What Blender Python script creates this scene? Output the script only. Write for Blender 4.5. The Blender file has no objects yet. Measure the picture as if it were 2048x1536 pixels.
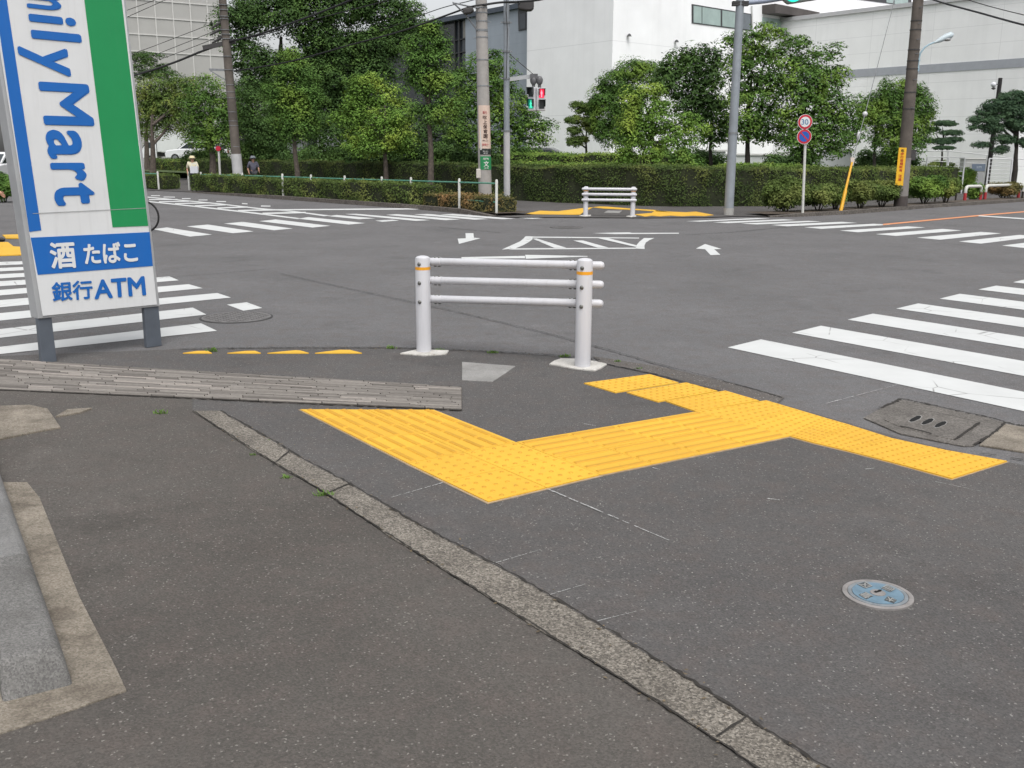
import bpy, math, random
import numpy as np
from mathutils import Vector, Matrix

SC = bpy.context.scene
COL = SC.collection
random.seed(7)
RNG = np.random.default_rng(11)
rad = math.radians

# ------------------------------------------------------------------ camera
F_PX, PITCH, ROLL, EYE = 1960.0, rad(13.3), rad(0.35), 1.6
cr, sr = math.cos(ROLL), math.sin(ROLL)
X0 = Vector((1, 0, 0))
D0 = Vector((0, -math.sin(PITCH), -math.cos(PITCH)))
F0 = Vector((0, math.cos(PITCH), -math.sin(PITCH)))
CR = cr * X0 - sr * D0
CD = sr * X0 + cr * D0
cam_d = bpy.data.cameras.new("camera")
cam_d.sensor_width = 36.0
cam_d.lens = F_PX / 2048 * 36.0
cam_d.clip_start, cam_d.clip_end = 0.05, 2000
cam = bpy.data.objects.new("camera", cam_d)
COL.objects.link(cam)
m = Matrix.Identity(4)
for i in range(3):
    m[i][0], m[i][1], m[i][2] = CR[i], -CD[i], -F0[i]
m[2][3] = EYE
cam.matrix_world = m
SC.camera = cam
CAM = Vector((0, 0, EYE))

# ------------------------------------------------------------------ world, sun, exposure
SUN_EL, SUN_AZ = rad(62), rad(166)      # azimuth clockwise from +Y: behind the camera
w = bpy.data.worlds.new("World")
SC.world = w
w.use_nodes = True
nt = w.node_tree
nt.nodes.clear()
sky = nt.nodes.new("ShaderNodeTexSky")
sky.sky_type = 'NISHITA'
sky.sun_disc = False
sky.sun_elevation = SUN_EL
sky.sun_rotation = SUN_AZ
sky.air_density, sky.dust_density, sky.ozone_density = 1.0, 4.0, 1.0
hs = nt.nodes.new("ShaderNodeHueSaturation")
hs.inputs['Saturation'].default_value = 0.16
bg = nt.nodes.new("ShaderNodeBackground")
bg.inputs['Strength'].default_value = 0.15
wo = nt.nodes.new("ShaderNodeOutputWorld")
nt.links.new(sky.outputs[0], hs.inputs['Color'])
nt.links.new(hs.outputs[0], bg.inputs['Color'])
nt.links.new(bg.outputs[0], wo.inputs['Surface'])
sun_d = bpy.data.lights.new("sun", 'SUN')
sun_d.energy = 1.2
sun_d.angle = rad(36)
sun_d.color = (1.0, 0.975, 0.94)
sun = bpy.data.objects.new("sun", sun_d)
COL.objects.link(sun)
sv = Vector((math.sin(SUN_AZ) * math.cos(SUN_EL), math.cos(SUN_AZ) * math.cos(SUN_EL), math.sin(SUN_EL)))
sun.rotation_euler = sv.to_track_quat('Z', 'Y').to_euler()
sun.location = (0, 0, 40)
vs = SC.view_settings
vs.view_transform = 'Standard'
vs.look = 'None'
vs.gamma = 1.0
vs.exposure = 0.5

# ------------------------------------------------------------------ photo pixel -> place
def ray(px, py):
    return CR * ((px - 1024) / F_PX) + CD * ((py - 768) / F_PX) + F0
def G(px, py, z=0.0):
    d = ray(px, py)
    return CAM + d * ((z - EYE) / d.z)
def at(px, py, Y):
    d = ray(px, py)
    return CAM + d * (Y / d.y)
def vplane(P, u):
    n = Vector((-u[1], u[0], 0))
    def f(px, py, off=0.0):
        d = ray(px, py)
        t = (Vector(P) - CAM).dot(n) / d.dot(n)
        q = CAM + d * t
        return q + off * f.n
    nn = n.normalized()
    if nn.dot(CAM - Vector(P)) < 0:
        nn = -nn
    f.n = nn
    f.u = Vector((u[0], u[1], 0)).normalized()
    return f

# ------------------------------------------------------------------ materials
def newmat(name):
    mt = bpy.data.materials.new(name)
    mt.use_nodes = True
    n = mt.node_tree
    n.nodes.clear()
    out = n.nodes.new("ShaderNodeOutputMaterial")
    b = n.nodes.new("ShaderNodeBsdfPrincipled")
    n.links.new(b.outputs[0], out.inputs[0])
    return mt, n, b, out
def node(n, t, **kw):
    x = n.nodes.new(t)
    for k, v in kw.items():
        if k in x.inputs:
            x.inputs[k].default_value = v
        else:
            setattr(x, k, v)
    return x
def ramp(n, fac, stops):
    r = n.nodes.new("ShaderNodeValToRGB")
    e = r.color_ramp.elements
    while len(e) < len(stops):
        e.new(0.5)
    for k, (p, c) in enumerate(stops):
        e[k].position = p
        e[k].color = (*c, 1) if len(c) == 3 else c
    n.links.new(fac, r.inputs[0])
    return r.outputs[0]
def mix(n, fac, a, b, mode='MIX'):
    x = n.nodes.new("ShaderNodeMix")
    x.data_type = 'RGBA'
    x.blend_type = mode
    for s, v in ((0, fac), (6, a), (7, b)):
        if isinstance(v, bpy.types.NodeSocket):
            n.links.new(v, x.inputs[s])
        elif isinstance(v, (int, float)):
            x.inputs[s].default_value = v
        else:
            x.inputs[s].default_value = (*v, 1)
    return x.outputs[2]
def coords(n):
    return n.nodes.new("ShaderNodeNewGeometry").outputs['Position']
def noise(n, sc, det=3.0, rough=0.6, vec=None):
    x = node(n, "ShaderNodeTexNoise", Scale=sc, Detail=det, Roughness=rough)
    n.links.new(vec or coords(n), x.inputs['Vector'])
    return x.outputs[0]
def voro(n, sc, feat='F1', vec=None, out=0):
    x = node(n, "ShaderNodeTexVoronoi", Scale=sc)
    x.feature = feat
    n.links.new(vec or coords(n), x.inputs['Vector'])
    return x.outputs[out]
def bump(n, b, h, dist, strength=0.5):
    x = node(n, "ShaderNodeBump", Strength=strength, Distance=dist)
    n.links.new(h, x.inputs['Height'])
    n.links.new(x.outputs[0], b.inputs['Normal'])

MATS = {}
def paint(name, col, rough=0.5, var=0.12, sc=3.0, metal=0.0, spec=0.4, grain=0.0):
    """plain surface with soft uneven tone and a little dirt"""
    if name in MATS:
        return MATS[name]
    mt, n, b, o = newmat(name)
    f = noise(n, sc, 4.0, 0.65)
    lo = tuple(c * (1 - var) for c in col)
    hi = tuple(min(1, c * (1 + var)) for c in col)
    c = ramp(n, f, [(0.3, lo), (0.7, hi)])
    if grain:
        g = noise(n, 220.0, 2.0, 0.7)
        c = mix(n, grain, c, ramp(n, g, [(0.35, (0.03, 0.03, 0.03)), (0.65, (0.9, 0.88, 0.84))]), 'OVERLAY')
    n.links.new(c, b.inputs['Base Color'])
    b.inputs['Roughness'].default_value = rough
    b.inputs['Metallic'].default_value = metal
    b.inputs['Specular IOR Level'].default_value = spec
    MATS[name] = mt
    return mt

def scuffed(name, col, rough, scuff=.5, streak=.16, dirt=(0.14, 0.125, 0.105)):
    """outdoor paint with small scuffs and faint rain streaks"""
    mt, n, b, o = newmat(name)
    f = noise(n, 3.0, 4.0, 0.65)
    c = ramp(n, f, [(0.3, tuple(k * .93 for k in col)), (0.7, col)])
    mp = node(n, "ShaderNodeMapping")
    mp.inputs['Scale'].default_value = (30, 30, 1.6)
    n.links.new(coords(n), mp.inputs[0])
    st = noise(n, 1.0, 4.0, 0.7, mp.outputs[0])
    c = mix(n, ramp(n, st, [(0.52, (0, 0, 0)), (0.74, (streak,) * 3)]), c, dirt)
    q = noise(n, 24.0, 5.0, 0.75)
    c = mix(n, ramp(n, q, [(0.67, (0, 0, 0)), (0.73, (scuff,) * 3)]), c, dirt)
    n.links.new(c, b.inputs['Base Color'])
    b.inputs['Roughness'].default_value = rough
    b.inputs['Specular IOR Level'].default_value = 0.4
    MATS[name] = mt
    return mt

def asphalt(name, dark, light, chip=0.5, chipcol=(0.42, 0.40, 0.38), tint=(0.10, 0.082, 0.074)):
    mt, n, b, o = newmat(name)
    big = noise(n, 0.55, 5.0, 0.6)
    mid = noise(n, 6.0, 4.0, 0.7)
    c = ramp(n, big, [(0.3, dark), (0.72, light)])
    c = mix(n, ramp(n, mid, [(0.45, (0, 0, 0)), (0.75, (0.5, 0.5, 0.5))]), c, tint)
    # old stains and worn patches with an outline of their own
    st = noise(n, 0.9, 6.0, 0.72)
    c = mix(n, ramp(n, st, [(0.56, (0, 0, 0)), (0.66, (0.32, 0.32, 0.32))]), c, tuple(k * 0.55 for k in dark))
    wp = noise(n, 1.7, 5.0, 0.7)
    c = mix(n, ramp(n, wp, [(0.60, (0, 0, 0)), (0.72, (0.35, 0.35, 0.35))]), c, tuple(k * 1.35 for k in light))
    v = node(n, "ShaderNodeTexVoronoi", Scale=170.0)
    n.links.new(coords(n), v.inputs['Vector'])
    sepc = n.nodes.new("ShaderNodeSeparateColor")
    n.links.new(v.outputs['Color'], sepc.inputs[0])
    # every aggregate grain has a tone of its own, a few of them pale
    g = ramp(n, sepc.outputs[0], [(0.0, (0.30, 0.30, 0.30)), (0.5, (0.5, 0.5, 0.5)), (1.0, (0.72, 0.71, 0.70))])
    c = mix(n, 0.55, c, g, 'OVERLAY')
    chips = ramp(n, sepc.outputs[1], [(0.976, (0, 0, 0)), (0.99, (chip, chip, chip))])
    c = mix(n, chips, c, chipcol)
    n.links.new(c, b.inputs['Base Color'])
    b.inputs['Roughness'].default_value = 0.9
    b.inputs['Specular IOR Level'].default_value = 0.25
    bump(n, b, v.outputs['Distance'], 0.004, 0.5)
    return mt
M_ROAD = asphalt("road asphalt", (0.104, 0.103, 0.105), (0.134, 0.132, 0.135), 0.3)
M_WALK = asphalt("footway asphalt", (0.070, 0.067, 0.066), (0.097, 0.093, 0.091), 0.36)
M_LOT = asphalt("lot asphalt", (0.060, 0.0545, 0.049), (0.096, 0.0885, 0.081), 0.4, (0.36, 0.34, 0.31))

def road_paint(name, col, crack=1.0):
    mt, n, b, o = newmat(name)
    f = noise(n, 2.5, 5.0, 0.65)
    c = ramp(n, f, [(0.3, tuple(k * 0.9 for k in col)), (0.7, col)])
    w1 = noise(n, 1.2, 3.0)
    e = voro(n, 1.7, 'DISTANCE_TO_EDGE', vec=None)
    line = ramp(n, e, [(0.0, (1, 1, 1)), (0.012, (0, 0, 0))])
    gate = ramp(n, w1, [(0.5, (0, 0, 0)), (0.6, (crack, crack, crack))])
    mk = mix(n, 1.0, line, gate, 'MULTIPLY')
    c = mix(n, mk, c, (0.12, 0.115, 0.11))
    sp = noise(n, 55.0, 3.0, 0.8)
    c = mix(n, ramp(n, sp, [(0.70, (0, 0, 0)), (0.78, (0.6, 0.6, 0.6))]), c, (0.2, 0.19, 0.19))
    n.links.new(c, b.inputs['Base Color'])
    b.inputs['Roughness'].default_value = 0.75
    bump(n, b, noise(n, 150.0, 2.0), 0.002, 0.3)
    return mt
M_WHITE = road_paint("white road paint", (0.53, 0.54, 0.535))
M_ORANGE = road_paint("orange road paint", (0.62, 0.25, 0.11), 0.4)

def stone(name, cols, sc=160.0, bumpd=0.004, stain=0.0, staincol=(0.05, 0.04, 0.03)):
    mt, n, b, o = newmat(name)
    v = node(n, "ShaderNodeTexVoronoi", Scale=sc)
    n.links.new(coords(n), v.inputs['Vector'])
    sepc = n.nodes.new("ShaderNodeSeparateColor")
    n.links.new(v.outputs['Color'], sepc.inputs[0])
    k = len(cols)
    c = ramp(n, sepc.outputs[0], [(i / max(1, k - 1), x) for i, x in enumerate(cols)])
    big = noise(n, 3.5, 4.0, 0.6)
    c = mix(n, 0.55, c, ramp(n, big, [(0.3, (0.30, 0.29, 0.28)), (0.7, (0.66, 0.65, 0.64))]), 'OVERLAY')
    if stain:
        q = noise(n, 5.5, 6.0, 0.72)
        c = mix(n, ramp(n, q, [(0.47, (0, 0, 0)), (0.66, (stain, stain, stain))]), c, staincol)
        q = noise(n, 21.0, 5.0, 0.7)
        c = mix(n, ramp(n, q, [(0.6, (0, 0, 0)), (0.75, (stain * .7,) * 3)]), c, tuple(k * .6 for k in staincol))
    n.links.new(c, b.inputs['Base Color'])
    b.inputs['Roughness'].default_value = 0.9
    bump(n, b, v.outputs['Distance'], bumpd, 0.6)
    return mt
M_GRANITE = stone("washed aggregate kerb", [(0.062, 0.056, 0.048), (0.118, 0.106, 0.090), (0.168, 0.152, 0.130), (0.27, 0.248, 0.215)], 150.0, 0.005, .35, (0.05, 0.042, 0.034))
M_CONC = stone("weathered concrete", [(0.19, 0.19, 0.186), (0.24, 0.237, 0.23), (0.28, 0.276, 0.268)], 240.0, 0.002, .25, (0.09, 0.085, 0.078))
M_GUTTER = stone("stained gutter concrete", [(0.14, 0.122, 0.097), (0.205, 0.18, 0.146), (0.26, 0.233, 0.193)], 170.0, 0.003, .6, (0.055, 0.042, 0.03))
M_FOOT = stone("pale mortar", [(0.42, 0.41, 0.385), (0.50, 0.49, 0.465), (0.56, 0.55, 0.525)], 200.0, 0.003, .3, (0.16, 0.14, 0.11))
M_DRAIN = stone("old concrete drain", [(0.08, 0.072, 0.065), (0.115, 0.106, 0.097), (0.165, 0.154, 0.14)], 110.0, 0.004, .4, (0.04, 0.035, 0.03))
M_KERB = stone("dirty kerb stone", [(0.07, 0.06, 0.055), (0.10, 0.09, 0.08), (0.14, 0.125, 0.11)], 30.0, 0.004)
M_SOIL = stone("planting soil", [(0.035, 0.026, 0.019), (0.06, 0.045, 0.033), (0.09, 0.07, 0.05)], 25.0, 0.01)
M_GAP = paint("dirt filled joint", (0.028, 0.025, 0.022), 1.0, 0.3, 20)
M_CRACK = paint("sealed road crack", (0.05, 0.049, 0.049), 0.95, 0.3, 8)
M_EDGING = asphalt("kerb edging asphalt", (0.085, 0.078, 0.073), (0.12, 0.112, 0.105), 0.8)

def island_mat(name, lo, hi, rough=0.85, stops=None):
    mt, n, b, o = newmat(name)
    g = n.nodes.new("ShaderNodeNewGeometry")
    c = ramp(n, g.outputs['Random Per Island'], stops or [(0, lo), (1, hi)])
    nz = noise(n, 40.0, 3.0)
    c = mix(n, 0.35, c, ramp(n, nz, [(0.3, (0.3, 0.3, 0.3)), (0.7, (0.7, 0.7, 0.7))]), 'OVERLAY')
    n.links.new(c, b.inputs['Base Color'])
    b.inputs['Roughness'].default_value = rough
    return mt
M_SETTS = island_mat("thin stone strips", None, None, 0.9, [(0, (0.095, 0.084, 0.075)), (0.5, (0.155, 0.14, 0.125)), (0.85, (0.20, 0.182, 0.163)), (1, (0.27, 0.24, 0.215))])

def foliage(name, dark, light, young=None, trans=0.13, scale=1.1):
    mt = bpy.data.materials.new(name)
    mt.use_nodes = True
    n = mt.node_tree
    n.nodes.clear()
    o = n.nodes.new("ShaderNodeOutputMaterial")
    g = n.nodes.new("ShaderNodeNewGeometry")
    cl = noise(n, 1.9, 2.0, 0.5)
    mm_ = node(n, "ShaderNodeMath", operation='MULTIPLY_ADD')
    n.links.new(g.outputs['Random Per Island'], mm_.inputs[0])
    mm_.inputs[1].default_value = 0.34
    n.links.new(cl, mm_.inputs[2])
    c = ramp(n, mm_.outputs[0], [(0.40, tuple(k * .8 for k in dark)), (1.0, light)])
    if young:
        c = mix(n, ramp(n, noise(n, scale, 2.0, 0.5), [(0.5, (0, 0, 0)), (0.68, (0.8, 0.8, 0.8))]), c, young)
    b = n.nodes.new("ShaderNodeBsdfPrincipled")
    b.inputs['Roughness'].default_value = 0.62
    b.inputs['Specular IOR Level'].default_value = 0.12
    t = n.nodes.new("ShaderNodeBsdfTranslucent")
    n.links.new(c, b.inputs['Base Color'])
    tc = mix(n, 0.5, c, (0.10, 0.16, 0.02))
    n.links.new(tc, t.inputs['Color'])
    ms = n.nodes.new("ShaderNodeMixShader")
    ms.inputs[0].default_value = trans
    n.links.new(b.outputs[0], ms.inputs[1])
    n.links.new(t.outputs[0], ms.inputs[2])
    n.links.new(ms.outputs[0], o.inputs[0])
    return mt
FOL = {
    'dark': foliage("deep green leaves", (0.029, 0.063, 0.018), (0.082, 0.152, 0.042), (0.112, 0.198, 0.048)),
    'mid': foliage("mid green leaves", (0.050, 0.108, 0.024), (0.125, 0.238, 0.050), (0.205, 0.310, 0.055)),
    'light': foliage("fresh green leaves", (0.082, 0.165, 0.029), (0.185, 0.323, 0.058), (0.310, 0.396, 0.066)),
    'pine': foliage("blue green needles", (0.034, 0.069, 0.040), (0.092, 0.158, 0.079)),
    'olive': foliage("olive green leaves", (0.069, 0.116, 0.029), (0.152, 0.231, 0.055), (0.264, 0.290, 0.066)),
    'hedge': foliage("clipped hedge leaves", (0.037, 0.061, 0.020), (0.103, 0.152, 0.044), (0.158, 0.178, 0.053), 0.25),
    'lowhedge': foliage("low hedge leaves", (0.048, 0.077, 0.022), (0.158, 0.224, 0.059), (0.224, 0.251, 0.073), 0.25),
    'red': foliage("bronze tipped leaves", (0.07, 0.078, 0.028), (0.20, 0.17, 0.065), (0.36, 0.20, 0.09), 0.2, 0.9),
    'weed': foliage("weed blades", (0.066, 0.132, 0.026), (0.172, 0.290, 0.066)),
    'lawn': foliage("lawn blades", (0.079, 0.152, 0.029), (0.185, 0.284, 0.058), (0.264, 0.330, 0.073)),
}
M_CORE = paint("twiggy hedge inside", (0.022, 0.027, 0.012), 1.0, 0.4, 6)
M_BARK = paint("grey brown bark", (0.085, 0.07, 0.058), 0.95, 0.4, 9)
M_BARKD = paint("dark bark", (0.03, 0.026, 0.022), 0.95, 0.4, 9)
M_TACT = None
def tactile_mat(name, col):
    mt, n, b, o = newmat(name)
    f = noise(n, 1.6, 4.0, 0.6)
    c = ramp(n, f, [(0.3, tuple(k * 0.9 for k in col)), (0.7, col)])
    g = n.nodes.new("ShaderNodeNewGeometry")
    c = mix(n, 0.5, c, ramp(n, g.outputs['Random Per Island'], [(0, (0.44, 0.43, 0.42)), (1, (0.54, 0.53, 0.52))]), 'OVERLAY')
    d = noise(n, 26.0, 5.0, 0.75)
    c = mix(n, ramp(n, d, [(0.56, (0, 0, 0)), (0.78, (0.3, 0.3, 0.3))]), c, (0.30, 0.18, 0.05))
    sc_ = node(n, "ShaderNodeMapping")
    sc_.inputs['Scale'].default_value = (9, 2.2, 1)
    sc_.inputs['Rotation'].default_value = (0, 0, 0.7)
    n.links.new(coords(n), sc_.inputs[0])
    q = noise(n, 2.2, 5.0, 0.75, sc_.outputs[0])
    c = mix(n, ramp(n, q, [(0.60, (0, 0, 0)), (0.74, (0.22, 0.22, 0.22))]), c, (0.16, 0.11, 0.06))
    n.links.new(c, b.inputs['Base Color'])
    b.inputs['Roughness'].default_value = 0.7
    bump(n, b, noise(n, 130.0, 2.0), 0.001, 0.3)
    return mt
M_TACT = tactile_mat("yellow tactile resin", (0.66, 0.382, 0.028))
M_TACT2 = tactile_mat("shade tinted yellow raised marks", (0.54, 0.285, 0.018))  # darker than the tiles: shading of the relief put into the colour
M_BED = paint("tan adhesive bed", (0.33, 0.25, 0.16), 0.9, 0.2, 12)
M_GWHITE = scuffed("white powder coat", (0.53, 0.53, 0.555), 0.4)
M_BOLT = paint("zinc bolt", (0.16, 0.16, 0.15), 0.45, 0.2, 30, 0.6)
M_BAND = paint("orange reflective band", (0.75, 0.33, 0.02), 0.4, 0.05)
M_CHALK = paint("chalk line", (0.36, 0.36, 0.355), 0.9, 0.35, 30)

# ------------------------------------------------------------------ mesh helpers
ORG = {}
def link(o, parent=None):
    COL.objects.link(o)
    if parent is not None:
        o.parent = parent
def thing(name, label, cat, loc, group=None):
    o = bpy.data.objects.new(name, None)
    o.empty_display_size = 0.2
    COL.objects.link(o)
    o.location = loc
    ORG[o.name] = Vector(loc)
    return tag(o, label, cat, group)
def tag(o, label, cat, group=None):
    o['label'] = label
    o['category'] = cat
    if group:
        o['group'] = group
    return o
def struct(o, kind='structure'):
    o['kind'] = kind
    return o
def origin_of(p):
    if p is None:
        return Vector((0, 0, 0))
    return ORG.get(p.name, Vector((0, 0, 0)))

class MB:
    def __init__(s):
        s.v, s.f = [], []
    def add(s, vs, fs):
        k = len(s.v)
        s.v += [tuple(a) for a in vs]
        s.f += [tuple(i + k for i in f) for f in fs]
        return s
    def poly(s, pts):
        return s.add(pts, [tuple(range(len(pts)))])
    def prism(s, pts, z0, z1):
        n = len(pts)
        A = sum(pts[i][0] * pts[(i + 1) % n][1] - pts[(i + 1) % n][0] * pts[i][1] for i in range(n))
        if A < 0:
            pts = list(pts)[::-1]
        v = [(p[0], p[1], z0) for p in pts] + [(p[0], p[1], z1) for p in pts]
        f = [tuple(range(n))[::-1], tuple(range(n, 2 * n))] + [(i, (i + 1) % n, n + (i + 1) % n, n + i) for i in range(n)]
        return s.add(v, f)
    def slab(s, pts, vec):
        """polygon of 3-D points pushed along vec"""
        n = len(pts)
        pts = [Vector(p) for p in pts]
        vec = Vector(vec)
        nn = Vector((0, 0, 0))
        for i in range(n):
            nn += pts[i].cross(pts[(i + 1) % n])
        if nn.dot(vec) > 0:
            pts = pts[::-1]
        v = pts + [p + vec for p in pts]
        f = [tuple(range(n)), tuple(range(n, 2 * n))[::-1]] + [(i, n + i, n + (i + 1) % n, (i + 1) % n) for i in range(n)]
        return s.add(v, f)
    def box(s, c, size, rz=0.0):
        cx, cy, cz = c
        a, b, h = size[0] / 2, size[1] / 2, size[2] / 2
        co, si = math.cos(rz), math.sin(rz)
        pts = [(cx + x * co - y * si, cy + x * si + y * co) for x, y in ((-a, -b), (a, -b), (a, b), (-a, b))]
        return s.prism(pts, cz - h, cz + h)
    def bar(s, p0, p1, wd, ht, up=(0, 0, 1)):
        p0, p1 = Vector(p0), Vector(p1)
        d = (p1 - p0).normalized()
        sd = d.cross(Vector(up))
        sd = sd.normalized() if sd.length > 1e-4 else Vector((1, 0, 0))
        u = sd.cross(d).normalized()
        q = [p0 + sd * (a * wd / 2) + u * (b * ht / 2) for a, b in ((-1, -1), (1, -1), (1, 1), (-1, 1))]
        return s.slab(q, p1 - p0)
    def tube(s, pts, r, n=12, cap=True):
        pts = [Vector(p) for p in pts]
        rs = [r] * len(pts) if isinstance(r, (int, float)) else r
        k = len(s.v)
        prev = None
        for i, p in enumerate(pts):
            d = (pts[min(i + 1, len(pts) - 1)] - pts[max(i - 1, 0)]).normalized()
            if prev is None:
                a = Vector((0, 0, 1)) if abs(d.z) < 0.9 else Vector((1, 0, 0))
                x = d.cross(a).normalized()
            else:
                x = (prev - d * prev.dot(d)).normalized()
            prev = x
            y = d.cross(x)
            for j in range(n):
                t = 2 * math.pi * j / n
                s.v.append(tuple(p + (x * math.cos(t) + y * math.sin(t)) * rs[i]))
        for i in range(len(pts) - 1):
            for j in range(n):
                a, b = k + i * n + j, k + i * n + (j + 1) % n
                s.f.append((a, b, b + n, a + n))
        if cap:
            s.f.append(tuple(range(k, k + n))[::-1])
            e = k + (len(pts) - 1) * n
            s.f.append(tuple(range(e, e + n)))
        return s
    def lathe(s, c, prof, n=24, axis=None):
        """profile (r, h) about a vertical axis at c, or about AXIS"""
        c = Vector(c)
        ax = Vector(axis).normalized() if axis is not None else Vector((0, 0, 1))
        a = Vector((0, 0, 1)) if abs(ax.z) < 0.9 else Vector((1, 0, 0))
        x = a.cross(ax).normalized()
        y = ax.cross(x)
        k = len(s.v)
        for r, h in prof:
            for j in range(n):
                t = 2 * math.pi * j / n
                s.v.append(tuple(c + ax * h + (x * math.cos(t) + y * math.sin(t)) * max(r, 1e-4)))
        for i in range(len(prof) - 1):
            for j in range(n):
                p, q = k + i * n + j, k + i * n + (j + 1) % n
                s.f.append((p, q, q + n, p + n))
        s.f.append(tuple(range(k, k + n))[::-1])
        e = k + (len(prof) - 1) * n
        s.f.append(tuple(range(e, e + n)))
        return s
    def ball(s, c, r, nu=14, nv=9):
        rx, ry, rz = (r, r, r) if isinstance(r, (int, float)) else r
        k = len(s.v)
        for i in range(nv + 1):
            a = math.pi * i / nv
            for j in range(nu):
                t = 2 * math.pi * j / nu
                s.v.append((c[0] + rx * math.sin(a) * math.cos(t), c[1] + ry * math.sin(a) * math.sin(t), c[2] - rz * math.cos(a)))
        for i in range(nv):
            for j in range(nu):
                p, q = k + i * nu + j, k + i * nu + (j + 1) % nu
                s.f.append((p, q, q + nu, p + nu))
        return s
    def build(s, name, mat, parent=None, smooth=False, bevel=0.0, seg=2):
        og = origin_of(parent)
        me = bpy.data.meshes.new(name)
        me.from_pydata([(a[0] - og.x, a[1] - og.y, a[2] - og.z) for a in s.v], [], s.f)
        me.update()
        return finish(name, me, mat, parent, smooth, bevel, seg)
def finish(name, me, mat, parent, smooth=False, bevel=0.0, seg=2):
    me.materials.append(mat)
    if smooth:
        me.polygons.foreach_set('use_smooth', [True] * len(me.polygons))
        if smooth != 'all':
            try:
                me.set_sharp_from_angle(angle=rad(38))
            except Exception:
                pass
    o = bpy.data.objects.new(name, me)
    link(o, parent)
    ORG[o.name] = origin_of(parent)
    if bevel:
        b = o.modifiers.new("bevel", 'BEVEL')
        b.width, b.segments, b.limit_method, b.angle_limit = bevel, seg, 'ANGLE', rad(40)
    return o
def solo(o, label, cat, group=None):
    """a thing that is one mesh: move its origin to its own base"""
    me = o.data
    n = len(me.vertices)
    a = np.empty(n * 3)
    me.vertices.foreach_get('co', a)
    a = a.reshape(-1, 3)
    c = np.array([(a[:, 0].min() + a[:, 0].max()) / 2, (a[:, 1].min() + a[:, 1].max()) / 2, a[:, 2].min()])
    me.vertices.foreach_set('co', (a - c).ravel())
    me.update()
    o.location = c
    ORG[o.name] = Vector(c)
    return tag(o, label, cat, group)
def dup(root, loc, label=None, rz=None):
    r = root.copy()
    COL.objects.link(r)
    r.location = loc
    if rz is not None:
        r.rotation_euler.z = rz
    if label:
        r['label'] = label
    for ch in list(root.children):
        c = ch.copy()
        COL.objects.link(c)
        c.parent = r
        for g in ch.children:
            d = g.copy()
            COL.objects.link(d)
            d.parent = c
    return r
def raw_mesh(name, V, nper, mat, parent):
    """many separate faces of NPER corners each"""
    og = np.array(origin_of(parent))
    V = np.asarray(V, dtype=np.float32) - og
    n = len(V)
    me = bpy.data.meshes.new(name)
    me.vertices.add(n)
    me.vertices.foreach_set('co', V.astype(np.float32).ravel())
    me.loops.add(n)
    me.loops.foreach_set('vertex_index', np.arange(n, dtype=np.int32))
    k = n // nper
    me.polygons.add(k)
    me.polygons.foreach_set('loop_start', np.arange(k, dtype=np.int32) * nper)
    me.polygons.foreach_set('loop_total', np.full(k, nper, dtype=np.int32))
    me.update(calc_edges=True)
    me.validate()
    return finish(name, me, mat, parent)

# ------------------------------------------------------------------ lettering
TXT = {}
def glyphs(body, bold=0.0):
    key = (body, bold)
    if key not in TXT:
        cu = bpy.data.curves.new("lettering", 'FONT')
        cu.body = body
        cu.size = 1.0
        cu.offset = bold
        cu.resolution_u = 4
        o = bpy.data.objects.new("lettering", cu)
        COL.objects.link(o)
        dg = bpy.context.evaluated_depsgraph_get()
        dg.update()
        me = bpy.data.meshes.new_from_object(o.evaluated_get(dg))
        v = [(a.co.x, a.co.y) for a in me.vertices]
        f = [tuple(p.vertices) for p in me.polygons]
        bpy.data.objects.remove(o)
        bpy.data.curves.remove(cu)
        bpy.data.meshes.remove(me)
        TXT[key] = (v, f)
    return TXT[key]
def put_text(mb, body, quad, place, bold=0.0, box=None):
    """letters fitted to QUAD (photo corners TL, TR, BR, BL) laid on a surface by PLACE(px, py)"""
    v, f = glyphs(body)
    if not v:
        return
    xs, ys = [a[0] for a in v], [a[1] for a in v]
    x0, x1, y0, y1 = box or (min(xs) - bold, max(xs) + bold, min(ys) - bold, max(ys) + bold)
    for q, (dx, dy) in enumerate(bold_shifts(bold)):
        out = []
        for x, y in v:
            s, t = (x + dx - x0) / (x1 - x0), (y1 - y - dy) / (y1 - y0)
            a = [(1 - t) * ((1 - s) * quad[0][k] + s * quad[1][k]) + t * ((1 - s) * quad[3][k] + s * quad[2][k]) for k in (0, 1)]
            p = Vector(place(a[0], a[1]))
            out.append(p + (CAM - p).normalized() * (q * 0.0004))
        mb.add(out, f)
def bold_shifts(bold):
    """a heavier weight: the same outline drawn again a hair's breadth aside"""
    if not bold:
        return [(0, 0)]
    return [(0, 0)] + [(bold * math.cos(k * math.pi / 4), bold * math.sin(k * math.pi / 4)) for k in range(8)]

# ================================================================== GROUND
def gp(pts, z=0.0):
    return [tuple(G(x, y, 0.0).xy) + (z,) for x, y in pts]
def gxy(pts):
    return [tuple(G(x, y, 0.0).xy) for x, y in pts]

o = MB().poly([(-400, -60, 0), (400, -60, 0), (400, 700, 0), (-400, 700, 0)]).build("road", M_ROAD)
struct(o)

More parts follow.
